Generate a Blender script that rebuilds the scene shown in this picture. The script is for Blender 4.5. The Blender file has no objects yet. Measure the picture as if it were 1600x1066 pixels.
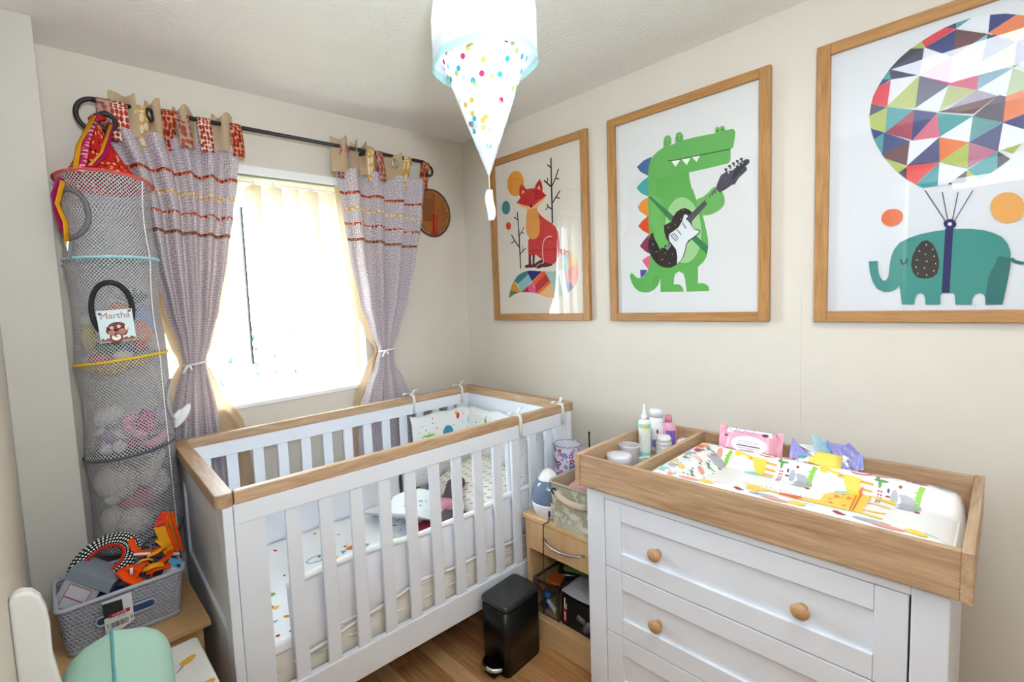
import bpy, bmesh, math, random
from mathutils import Vector, Matrix
PI = math.pi
random.seed(7)
S = bpy.context.scene
COL = S.collection

# ------------------------------------------------------------------ camera, sky, lights, exposure
CAM = Vector((-1.9585, -2.0594, 1.4618))
YAW, PIT, ROL = -0.6952, -0.078, -0.0471
fwd = Vector((-math.sin(YAW)*math.cos(PIT), math.cos(YAW)*math.cos(PIT), math.sin(PIT)))
rgt = Vector((math.cos(YAW), math.sin(YAW), 0)); up = rgt.cross(fwd)
r2 = rgt*math.cos(ROL) + up*math.sin(ROL); u2 = -rgt*math.sin(ROL) + up*math.cos(ROL)
cd = bpy.data.cameras.new('camera'); cam = bpy.data.objects.new('camera', cd); COL.objects.link(cam)
cam.matrix_world = Matrix(((r2.x, u2.x, -fwd.x, CAM.x), (r2.y, u2.y, -fwd.y, CAM.y), (r2.z, u2.z, -fwd.z, CAM.z), (0, 0, 0, 1)))
cd.sensor_width = 36; cd.lens = 746.6/1600*36; cd.clip_start = .02
cd.shift_x = 115.2/1600; cd.shift_y = -7.45/1600
S.camera = cam

w = bpy.data.worlds.new('sky'); S.world = w; w.use_nodes = True
bg = w.node_tree.nodes['Background']; bg.inputs[0].default_value = (.78, .89, 1, 1); bg.inputs[1].default_value = 24.0

def area(name, loc, target, size, power, col=(1, 1, 1), sy=None, portal=False):
    l = bpy.data.lights.new(name, 'AREA'); l.energy = power; l.color = col; l.size = size
    if sy: l.shape = 'RECTANGLE'; l.size_y = sy
    o = bpy.data.objects.new(name, l); COL.objects.link(o); o.location = loc
    o.rotation_euler = (Vector(target)-Vector(loc)).to_track_quat('-Z', 'Y').to_euler()
    if portal: l.cycles.is_portal = True
    return o
area('window_portal', (-1.09, .42, 1.54), (-1.09, -1, 1.54), 1.05, 1, sy=1.1, portal=True)
area('landing_light', (-2.75, -2.05, 2.32), (-1.3, -1.7, .6), .7, 10, (.86, .94, 1))
area('bounce_flash', (-1.93, -2.25, 1.74), (-1.50, -1.70, 2.41), .16, 17, (.84, .93, 1))
area('ceiling_fill', (-1.0, -2.0, 2.385), (-1.05, -1.85, 0), .5, 5, (.88, .95, 1))  # unseen fill lamp added below the ceiling to brighten the room
S.view_settings.view_transform = 'Standard'; S.view_settings.look = 'None'
S.view_settings.gamma = 1; S.view_settings.use_curve_mapping = False
S.view_settings.exposure = 0.93
S.cycles.use_denoising = True
S.cycles.max_bounces = 10; S.cycles.diffuse_bounces = 6; S.cycles.transparent_max_bounces = 24
S.cycles.sample_clamp_indirect = 6.0
S.cycles.caustics_reflective = False; S.cycles.caustics_refractive = False

# ------------------------------------------------------------------ materials
def lin(h):
    if isinstance(h, str):
        h = h.lstrip('#'); h = [int(h[i:i+2], 16)/255 for i in (0, 2, 4)]
    return tuple(c/12.92 if c <= .04045 else ((c+.055)/1.055)**2.4 for c in h) + (1,)
MATS = {}
def N(nt, t, **kw):
    n = nt.nodes.new(t)
    for k, v in kw.items():
        if k[0] == 'i' and k[1:].isdigit(): n.inputs[int(k[1:])].default_value = v
        else: setattr(n, k, v)
    return n
def L(nt, a, b): nt.links.new(a, b)
def base(name):
    m = bpy.data.materials.new(name); m.use_nodes = True; nt = m.node_tree
    return m, nt, nt.nodes['Principled BSDF']
def mat(name, col, rough=.5, metal=0, bump=0, bscale=200, vary=0, vscale=8, spec=.5, emit=0, coat=0, alpha=1, sheen=0):
    if name in MATS: return MATS[name]
    m, nt, p = base(name); c = lin(col)
    p.inputs['Base Color'].default_value = c; p.inputs['Roughness'].default_value = rough
    p.inputs['Metallic'].default_value = metal; p.inputs['Specular IOR Level'].default_value = spec
    p.inputs['Coat Weight'].default_value = coat; p.inputs['Alpha'].default_value = alpha
    p.inputs['Sheen Weight'].default_value = sheen
    if emit: p.inputs['Emission Color'].default_value = c; p.inputs['Emission Strength'].default_value = emit
    tc = N(nt, 'ShaderNodeTexCoord')
    if bump:
        n = N(nt, 'ShaderNodeTexNoise'); n.inputs['Scale'].default_value = bscale; n.inputs['Detail'].default_value = 4
        L(nt, tc.outputs['Object'], n.inputs['Vector'])
        b = N(nt, 'ShaderNodeBump'); b.inputs['Strength'].default_value = bump; b.inputs['Distance'].default_value = .004
        L(nt, n.outputs['Fac'], b.inputs['Height']); L(nt, b.outputs['Normal'], p.inputs['Normal'])
    n = N(nt, 'ShaderNodeTexNoise'); n.inputs['Scale'].default_value = vscale; n.inputs['Detail'].default_value = 3
    L(nt, tc.outputs['Object'], n.inputs['Vector'])
    mx = N(nt, 'ShaderNodeMix', data_type='RGBA'); v = vary or .03
    mx.inputs['A'].default_value = tuple(min(1, x*(1+v)) for x in c[:3]) + (1,); mx.inputs['B'].default_value = tuple(x*(1-v) for x in c[:3]) + (1,)
    L(nt, n.outputs['Fac'], mx.inputs['Factor']); L(nt, mx.outputs['Result'], p.inputs['Base Color'])
    MATS[name] = m; return m
def wood(name, c1, c2, axis='x', scale=1, rough=.45, contrast=(.3, .7), bump=.08):
    if name in MATS: return MATS[name]
    m, nt, p = base(name); tc = N(nt, 'ShaderNodeTexCoord'); mp = N(nt, 'ShaderNodeMapping'); oi = N(nt, 'ShaderNodeObjectInfo')
    sc = {'x': (2, 26, 26), 'y': (26, 2, 26), 'z': (26, 26, 2)}[axis]
    mp.inputs['Scale'].default_value = tuple(s*scale for s in sc)
    ml = N(nt, 'ShaderNodeVectorMath', operation='SCALE'); cb = N(nt, 'ShaderNodeCombineXYZ')
    for i in range(3): L(nt, oi.outputs['Random'], cb.inputs[i])
    L(nt, cb.outputs[0], ml.inputs[0]); ml.inputs['Scale'].default_value = 37.3
    L(nt, tc.outputs['Object'], mp.inputs['Vector']); L(nt, ml.outputs[0], mp.inputs['Location'])
    n = N(nt, 'ShaderNodeTexNoise'); n.inputs['Scale'].default_value = 1.6; n.inputs['Detail'].default_value = 9; n.inputs['Roughness'].default_value = .62; n.inputs['Distortion'].default_value = 1.1
    L(nt, mp.outputs[0], n.inputs['Vector'])
    n2 = N(nt, 'ShaderNodeTexNoise'); n2.inputs['Scale'].default_value = 7; n2.inputs['Detail'].default_value = 5
    L(nt, mp.outputs[0], n2.inputs['Vector'])
    ad = N(nt, 'ShaderNodeMath', operation='MULTIPLY_ADD'); ad.inputs[1].default_value = .42
    L(nt, n2.outputs['Fac'], ad.inputs[0]); L(nt, n.outputs['Fac'], ad.inputs[2])
    r = N(nt, 'ShaderNodeValToRGB'); r.color_ramp.elements[0].position = contrast[0]+.2; r.color_ramp.elements[1].position = contrast[1]+.22
    r.color_ramp.elements[0].color = lin(c2); r.color_ramp.elements[1].color = lin(c1)
    L(nt, ad.outputs[0], r.inputs[0]); L(nt, r.outputs[0], p.inputs['Base Color'])
    p.inputs['Roughness'].default_value = rough
    b = N(nt, 'ShaderNodeBump'); b.inputs['Strength'].default_value = bump; b.inputs['Distance'].default_value = .002
    L(nt, ad.outputs[0], b.inputs['Height']); L(nt, b.outputs['Normal'], p.inputs['Normal'])
    MATS[name] = m; return m
def cells(name, bgc, cols, scale, thr=.3, rand=.6, rough=.9, transl=0, metric='EUCLIDEAN', soft=.03):
    """printed cloth: rounded spots of the given colours on a ground colour, laid out in the cloth's own UV metres"""
    if name in MATS: return MATS[name]
    m, nt, p = base(name); uv = N(nt, 'ShaderNodeUVMap')
    v = N(nt, 'ShaderNodeTexVoronoi'); v.voronoi_dimensions = '2D'; v.inputs['Scale'].default_value = scale; v.inputs['Randomness'].default_value = rand
    L(nt, uv.outputs[0], v.inputs['Vector'])
    r = N(nt, 'ShaderNodeValToRGB'); e = r.color_ramp.elements
    e[0].position = thr-soft; e[1].position = thr+soft; e[0].color = (1, 1, 1, 1); e[1].color = (0, 0, 0, 1)
    L(nt, v.outputs['Distance'], r.inputs[0])
    sp = N(nt, 'ShaderNodeSeparateColor'); L(nt, v.outputs['Color'], sp.inputs[0])
    cr = N(nt, 'ShaderNodeValToRGB'); cr.color_ramp.interpolation = 'CONSTANT'
    while len(cr.color_ramp.elements) < len(cols): cr.color_ramp.elements.new(.5)
    for i, c in enumerate(cols): cr.color_ramp.elements[i].position = i/len(cols); cr.color_ramp.elements[i].color = lin(c)
    if len(cols) == 1: cr.color_ramp.elements[1].color = lin(cols[0])
    L(nt, sp.outputs[0], cr.inputs[0])
    mx = N(nt, 'ShaderNodeMix', data_type='RGBA'); mx.inputs['A'].default_value = lin(bgc)
    L(nt, r.outputs[0], mx.inputs['Factor']); L(nt, cr.outputs[0], mx.inputs['B']); L(nt, mx.outputs['Result'], p.inputs['Base Color'])
    p.inputs['Roughness'].default_value = rough; p.inputs['Specular IOR Level'].default_value = .2
    if transl: translucent(nt, p, mx.outputs['Result'], transl)
    MATS[name] = m; return m
def translucent(nt, p, colsock, fac, col=None):
    t = N(nt, 'ShaderNodeBsdfTranslucent'); ms = N(nt, 'ShaderNodeMixShader'); ms.inputs[0].default_value = fac
    if colsock: L(nt, colsock, t.inputs[0])
    else: t.inputs[0].default_value = col
    out = nt.nodes['Material Output']
    L(nt, p.outputs[0], ms.inputs[1]); L(nt, t.outputs[0], ms.inputs[2]); L(nt, ms.outputs[0], out.inputs[0])
def cloth(name, col, transl=.2, rough=.95, bump=.15, bscale=600):
    if name in MATS: return MATS[name]
    m = mat(name, col, rough, bump=bump, bscale=bscale, spec=.15); nt = m.node_tree
    if transl: translucent(nt, nt.nodes['Principled BSDF'], None, transl, lin(col))
    return m
def glass(name, tint='#ffffff', ior=1.45, rough=.0, extra=0):
    if name in MATS: return MATS[name]
    m, nt, p = base(name); nt.nodes.remove(p)
    t = N(nt, 'ShaderNodeBsdfTransparent'); t.inputs[0].default_value = lin(tint)
    g = N(nt, 'ShaderNodeBsdfGlossy'); g.inputs['Roughness'].default_value = rough; ms = N(nt, 'ShaderNodeMixShader')
    lw = N(nt, 'ShaderNodeLayerWeight'); lw.inputs[0].default_value = .5          # Schlick reflectance, alike from both faces of the thin sheet
    pw = N(nt, 'ShaderNodeMath', operation='POWER'); pw.inputs[1].default_value = 5; L(nt, lw.outputs['Facing'], pw.inputs[0])
    r0 = ((ior-1)/(ior+1))**2+extra
    ma = N(nt, 'ShaderNodeMath', operation='MULTIPLY_ADD'); ma.inputs[1].default_value = 1-r0; ma.inputs[2].default_value = r0
    L(nt, pw.outputs[0], ma.inputs[0]); L(nt, ma.outputs[0], ms.inputs[0])
    L(nt, t.outputs[0], ms.inputs[1]); L(nt, g.outputs[0], ms.inputs[2]); L(nt, ms.outputs[0], nt.nodes['Material Output'].inputs[0])
    MATS[name] = m; return m
def net(name, col, pitch=.0075, cover=.17):
    """open net cloth: threads in a diamond lattice in UV metres, clear between them"""
    if name in MATS: return MATS[name]
    m, nt, p = base(name); p.inputs['Base Color'].default_value = lin(col); p.inputs['Roughness'].default_value = .8
    uv = N(nt, 'ShaderNodeUVMap'); sx = N(nt, 'ShaderNodeSeparateXYZ'); L(nt, uv.outputs[0], sx.inputs[0])
    ds = []
    for op in ('ADD', 'SUBTRACT'):
        a = N(nt, 'ShaderNodeMath', operation=op); L(nt, sx.outputs[0], a.inputs[0]); L(nt, sx.outputs[1], a.inputs[1])
        k = N(nt, 'ShaderNodeMath', operation='MULTIPLY'); k.inputs[1].default_value = 1/(pitch*1.414); L(nt, a.outputs[0], k.inputs[0])
        f = N(nt, 'ShaderNodeMath', operation='PINGPONG'); f.inputs[1].default_value = .5; L(nt, k.outputs[0], f.inputs[0]); ds.append(f)
    mn = N(nt, 'ShaderNodeMath', operation='MINIMUM'); L(nt, ds[0].outputs[0], mn.inputs[0]); L(nt, ds[1].outputs[0], mn.inputs[1])
    lt = N(nt, 'ShaderNodeMath', operation='LESS_THAN'); lt.inputs[1].default_value = cover*.5; L(nt, mn.outputs[0], lt.inputs[0])
    t = N(nt, 'ShaderNodeBsdfTransparent'); ms = N(nt, 'ShaderNodeMixShader')
    L(nt, lt.outputs[0], ms.inputs[0]); L(nt, t.outputs[0], ms.inputs[1]); L(nt, p.outputs[0], ms.inputs[2])
    L(nt, ms.outputs[0], nt.nodes['Material Output'].inputs[0]); MATS[name] = m; return m

WALL = mat('wall_paint', '#d8d1c6', .85, bump=.10, bscale=90, spec=.2)
PIER = mat('pier_paint', '#cac6be', .85, bump=.08, bscale=90, spec=.2)
CEIL = mat('ceiling_texture', '#ebe9e5', .9, bump=.9, bscale=65, spec=.15)
TRIM = mat('white_gloss_trim', '#f0efec', .35)
UPVC = mat('white_upvc', '#f2f3f4', .3)
WHITE = mat('white_lacquer', '#e2e7f0', .38, bump=.02, bscale=300)
OAKX = wood('oak_x', '#c8aa8a', '#a18060', 'x'); OAKY = wood('oak_y', '#c4a481', '#98765a', 'y'); OAKZ = wood('oak_z', '#c29c70', '#a57c4c', 'z')
FRAMEY = wood('frame_oak_y', '#b98a52', '#9a6a38', 'y', 1.5); FRAMEZ = wood('frame_oak_z', '#b98a52', '#9a6a38', 'z', 1.5)
BEECH = wood('beech_laminate', '#d8b68c', '#c49c6e', 'z', .7, .4, (.2, .8), .02)
BEECHY = wood('beech_laminate_y', '#dcba90', '#c8a274', 'y', .7, .4, (.2, .8), .02)
TABLEW = wood('table_veneer', '#caa373', '#b78d5c', 'x', .6, .4, (.2, .8), .02)
KNOBW = wood('knob_beech', '#c79d72', '#ab7f52', 'x', 2, .4)
STEEL = mat('brushed_steel', '#b9b5ae', .28, 1); CHROME = mat('chrome', '#d8d8d8', .1, 1)
BLACK = mat('black_metal', '#2b2b2c', .45, .3); BINB = mat('black_enamel', '#0b0b0a', .3, 0, spec=.35)
CREAM = cloth('white_cotton', '#efedea', .12); LINING = cloth('beige_lining', '#cdb596', .3)
CURT = cells('lilac_dotted_cotton', '#bfb3bd', ['#f6f3f4'], 92, .25, .55, transl=.22)
RED1 = cells('red_spot_print', '#ead9c8', ['#a83228', '#b84030'], 66, .44, .45, transl=.15)
RED2 = cells('dense_red_print', '#d8a078', ['#962a1e', '#a83626'], 58, .46, .5, transl=.15)
DUSK = cells('dusty_rose_print', '#b79c8c', ['#9c4a44', '#a8564c'], 48, .42, .6, transl=.15)
YEL1 = cells('yellow_flower_print', '#d8a840', ['#eadcc4', '#e8d8c8'], 44, .40, .7, transl=.15)
BRN1 = cells('brown_print', '#b08a68', ['#7d3c28', '#8a4a30'], 66, .42, .6, transl=.15)
PANE = glass('window_glass', '#f4f8fa'); PGLASS = glass('picture_glass', '#ffffff', 1.5)
CLEAR = glass('clear_plastic', '#f6f8fb', 1.45, .05, .01)

# ------------------------------------------------------------------ mesh builder
def wloc(o):
    v = Vector((0, 0, 0))
    while o: v += o.location; o = o.parent
    return v
class MB:
    def __init__(s, T=None): s.v = []; s.f = []; s.m = []; s.s = []; s.uv = []; s.T = T
    def add(s, vs, fs, mi=0, sm=False, uv=None):
        o = len(s.v)
        for i, p in enumerate(vs):
            p = Vector(p); s.v.append(s.T @ p if s.T else p); s.uv.append(uv[i] if uv else (p.x+p.y, p.z))
        for f in fs: s.f.append([i+o for i in f]); s.m.append(mi); s.s.append(sm)
        return s
    def box(s, x0, x1, y0, y1, z0, z1, mi=0, M=None):
        vs = [Vector((x, y, z)) for z in (z0, z1) for y in (y0, y1) for x in (x0, x1)]
        if M: vs = [M @ p for p in vs]
        return s.add(vs, [(0, 2, 3, 1), (4, 5, 7, 6), (0, 1, 5, 4), (2, 6, 7, 3), (0, 4, 6, 2), (1, 3, 7, 5)], mi)
    def prism(s, poly, h0, h1, ax='z', mi=0, sm=False, M=None):
        n = len(poly); mk = {'z': lambda a, b, h: (a, b, h), 'y': lambda a, b, h: (a, h, b), 'x': lambda a, b, h: (h, a, b)}[ax]
        vs = [Vector(mk(a, b, h)) for h in (h0, h1) for a, b in poly]
        if M: vs = [M @ p for p in vs]
        s.add(vs, [tuple(range(n))[::-1], tuple(range(n, 2*n))], mi)
        o = len(s.v)-2*n
        for i in range(n): s.f.append([o+i, o+(i+1) % n, o+n+(i+1) % n, o+n+i]); s.m.append(mi); s.s.append(sm)
        return s
    def lathe(s, prof, c=(0, 0, 0), n=24, mi=0, sm=True, M=None, a0=0, a1=2*PI, uvr=None):
        full = abs(a1-a0-2*PI) < 1e-6; k = n if full else n+1; vs = []; uv = []
        R = uvr or max(r for r, z in prof)
        for r, z in prof:
            for i in range(n+1):
                a = a0+(a1-a0)*i/n; p = Vector((r*math.cos(a), r*math.sin(a), z))
                vs.append((M @ p if M else p)+Vector(c)); uv.append((a*R, z))
        fs = [(j*(n+1)+i, j*(n+1)+i+1, (j+1)*(n+1)+i+1, (j+1)*(n+1)+i) for j in range(len(prof)-1) for i in range(n)]
        return s.add(vs, fs, mi, sm, uv)
    def disc(s, r, z, c=(0, 0, 0), n=24, mi=0, M=None):
        vs = [Vector((r*math.cos(2*PI*i/n), r*math.sin(2*PI*i/n), z)) for i in range(n)]
        return s.add([(M @ p if M else p)+Vector(c) for p in vs], [tuple(range(n))], mi)
    def tube(s, pts, r, n=8, mi=0, closed=False, flat=None):
        pts = [Vector(p) for p in pts]; k = len(pts); vs = []; pr = None
        for i, p in enumerate(pts):
            a = pts[(i-1) % k] if (closed or i) else p; b = pts[(i+1) % k] if (closed or i < k-1) else p
            d = (b-a).normalized()
            if pr is None: pr = d.orthogonal().normalized() if abs(d.z) > .9 else d.cross(Vector((0, 0, 1))).normalized()
            pr = (pr-d*pr.dot(d)).normalized(); q = d.cross(pr); rr = r[i] if isinstance(r, (list, tuple)) else r
            for j in range(n):
                t = 2*PI*j/n; vs.append(p+pr*rr*math.cos(t)+q*rr*(flat or 1)*math.sin(t))
        m = k if closed else k-1
        fs = [(i*n+j, i*n+(j+1) % n, ((i+1) % k)*n+(j+1) % n, ((i+1) % k)*n+j) for i in range(m) for j in range(n)]
        if not closed: fs += [tuple(range(n))[::-1], tuple(range((k-1)*n, k*n))]
        return s.add(vs, fs, mi, n > 4)
    def ball(s, c, r, mi=0, n=16, M=None, lump=0, seed=0):
        if not isinstance(r, (tuple, list)): r = (r, r, r)
        vs = []; rnd = random.Random(seed); ph = [rnd.uniform(0, 6) for _ in range(6)]; h = n//2
        for j in range(h+1):
            t = PI*j/h
            for i in range(n):
                a = 2*PI*i/n; k = 1+lump*(math.sin(3*a+ph[0])*math.sin(2*t+ph[1])+.6*math.sin(5*a+ph[2]+3*t))
                p = Vector((r[0]*math.sin(t)*math.cos(a)*k, r[1]*math.sin(t)*math.sin(a)*k, r[2]*math.cos(t)*k))
                vs.append((M @ p if M else p)+Vector(c))
        fs = [(j*n+i, (j+1)*n+i, (j+1)*n+(i+1) % n, j*n+(i+1) % n) for j in range(h) for i in range(n)]
        return s.add(vs, fs, mi, True)
    def grid(s, fn, nu, nv, mi=0, uvf=None, sm=True):
        vs = []; uv = []
        for j in range(nv+1):
            for i in range(nu+1):
                vs.append(fn(i/nu, j/nv)); uv.append(uvf(i/nu, j/nv) if uvf else (i/nu, j/nv))
        fs = [(j*(nu+1)+i, j*(nu+1)+i+1, (j+1)*(nu+1)+i+1, (j+1)*(nu+1)+i) for j in range(nv) for i in range(nu)]
        return s.add(vs, fs, mi, sm, uv)
    def ring(s, c, R, r, M=None, n=24, k=8, mi=0):
        pts = [Vector((R*math.cos(2*PI*i/n), R*math.sin(2*PI*i/n), 0)) for i in range(n)]
        return s.tube([(M @ p if M else p)+Vector(c) for p in pts], r, k, mi, True)
    def pad(s, x0, x1, y0, y1, z0, z1, e=.3, n=10, mi=0, M=None, wob=0):
        """soft cushion: rounded box bulging towards the middle"""
        cx, cy, cz = (x0+x1)/2, (y0+y1)/2, (z0+z1)/2; hx, hy, hz = (x1-x0)/2, (y1-y0)/2, (z1-z0)/2
        for sg in (1, -1):
            vs = []
            for j in range(n+1):
                for i in range(n+1):
                    a = -1+2*i/n; b = -1+2*j/n
                    t = max(0, (1-abs(a)**4)*(1-abs(b)**4))**e
                    k = 1+wob*math.sin(5*a+3*b)
                    p = Vector((cx+hx*a*(1-.06*b*b), cy+hy*b*(1-.06*a*a), cz+sg*hz*t*k)); vs.append(M @ p if M else p)
            fs = [(j*(n+1)+i, j*(n+1)+i+1, (j+1)*(n+1)+i+1, (j+1)*(n+1)+i) for j in range(n) for i in range(n)]
            if sg < 0: fs = [f[::-1] for f in fs]
            s.add(vs, fs, mi, True)
        return s
    def build(s, name, mats, parent=None, loc=None, bevel=0, solid=0, sub=0, seg=2):
        me = bpy.data.meshes.new(name); o = bpy.data.objects.new(name, me)
        off = wloc(parent) if parent else Vector(loc or (0, 0, 0))
        if parent: o.parent = parent
        else: o.location = off
        me.from_pydata([tuple(p-off) for p in s.v], [], s.f)
        for m in (mats if isinstance(mats, (list, tuple)) else [mats]): me.materials.append(m)
        me.polygons.foreach_set('material_index', s.m); me.polygons.foreach_set('use_smooth', s.s)
        ul = me.uv_layers.new(name='UVMap'); idx = [0]*len(me.loops); me.loops.foreach_get('vertex_index', idx)
        ul.data.foreach_set('uv', [c for i in idx for c in s.uv[i]])
        COL.objects.link(o)
        if bevel:
            b = o.modifiers.new('bevel', 'BEVEL'); b.width = bevel; b.segments = seg; b.limit_method = 'ANGLE'; b.angle_limit = .6
        if solid: b = o.modifiers.new('solid', 'SOLIDIFY'); b.thickness = solid
        if sub: b = o.modifiers.new('sub', 'SUBSURF'); b.levels = sub; b.render_levels = sub
        return o
def tag(o, label=None, cat=None, group=None, kind=None):
    if label: o['label'] = label
    if cat: o['category'] = cat
    if group: o['group'] = group
    if kind: o['kind'] = kind
    return o
def thing(name, label, cat, loc, group=None):
    o = bpy.data.objects.new(name, None); COL.objects.link(o); o.location = loc; o.empty_display_size = .05
    return tag(o, label, cat, group)
def text_mesh(name, s, size, m, parent, M, depth=.0004):
    """lettering as a thin mesh; M places it (x along the line, z out of the surface)"""
    cu = bpy.data.curves.new(name, 'FONT'); cu.body = s; cu.size = size; cu.align_x = 'CENTER'; cu.align_y = 'CENTER'; cu.extrude = depth; cu.resolution_u = 2
    t = bpy.data.objects.new(name, cu); dg = bpy.context.evaluated_depsgraph_get()
    COL.objects.link(t); dg.update(); me = bpy.data.meshes.new_from_object(t.evaluated_get(dg)); bpy.data.objects.remove(t)
    me.transform(Matrix.Translation(-wloc(parent)) @ M); me.materials.clear(); me.materials.append(m)
    o = bpy.data.objects.new(name, me); o.parent = parent; COL.objects.link(o); return o
def frame_mat(o, ex, ey):
    """matrix with x axis ex, y axis ey, origin o"""
    ex = Vector(ex).normalized(); ey = Vector(ey); ey = (ey-ex*ey.dot(ex)).normalized(); ez = ex.cross(ey)
    return Matrix(((ex.x, ey.x, ez.x, o[0]), (ex.y, ey.y, ez.y, o[1]), (ex.z, ey.z, ez.z, o[2]), (0, 0, 0, 1)))
def rrect(x0, x1, y0, y1, r, n=5):
    p = []
    for cx, cy, a in ((x1-r, y0+r, -PI/2), (x1-r, y1-r, 0), (x0+r, y1-r, PI/2), (x0+r, y0+r, PI)):
        for i in range(n+1): t = a+PI/2*i/n; p.append((cx+r*math.cos(t), cy+r*math.sin(t)))
    return p
def lerp(tab, z):
    """smooth table lookup, tab = [(key, values...)] sorted descending in key"""
    if z >= tab[0][0]: return tab[0][1:]
    for a, b in zip(tab, tab[1:]):
        if z >= b[0]:
            t = (a[0]-z)/(a[0]-b[0]); t = t*t*(3-2*t)*.5+t*.5
            return tuple(p+(q-p)*t for p, q in zip(a[1:], b[1:]))
    return tab[-1][1:]
def struct(o, label=None): return tag(o, label, None, None, 'structure')

ART_COLOURS=['#e59a3c', '#4a8f93', '#dd4a20', '#2e2826', '#c93a3a', '#5a2430', '#f2c8be', '#d8c0b8', '#f0bb78', '#e09a50', '#c22b2e', '#1a1416', '#6a1a20', '#4d8a4a', '#df922f', '#3f8487', '#93c0c4', '#2d2f72', '#b32a3a', '#e0568a', '#e85a2a', '#b8322f', '#e8703a', '#f0b880', '#a8c8bc', '#e8eef0', '#9a9cc0', '#ef9a98', '#f2c49a', '#a0c4cc', '#d86068', '#41659a', '#46a3a0', '#e8913c', '#dd5426', '#8a2f50', '#d9637c', '#5a479a', '#5fae54', '#6cb45e', '#16301a', '#2c6a34', '#1c3a20', '#f2f4f0', '#9fd08f', '#2e7f4c', '#2a2422', '#e8ecf2', '#9aa0a8', '#3a3c42', '#54505e', '#4a4858', '#34303a', '#2c2830', '#e8e8ee', '#e8e4e0', '#8a8e94', '#35343f', '#4a4a66', '#4a9aa0', '#34407c', '#d9404c', '#e6eaf2', '#4e5068', '#abb95a', '#a03a56', '#3c4a80', '#6a484c', '#8ab8cc', '#e08058', '#484a5e', '#b9c47a', '#b05a90', '#cf7fae', '#d06a86', '#8fb4cc', '#b9c8a8', '#6e6c84', '#b4bf86', '#a8a0b8', '#5a5468', '#5f9aa0', '#474f80', '#454c7c', '#dc7440', '#b4708c', '#dc4a48', '#5a5a6a', '#e07040', '#e6a860', '#3f8f88', '#2d706e', '#3a3634', '#d8d4d0', '#1f4a48', '#2c2c62', '#e2e6ee']
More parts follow.
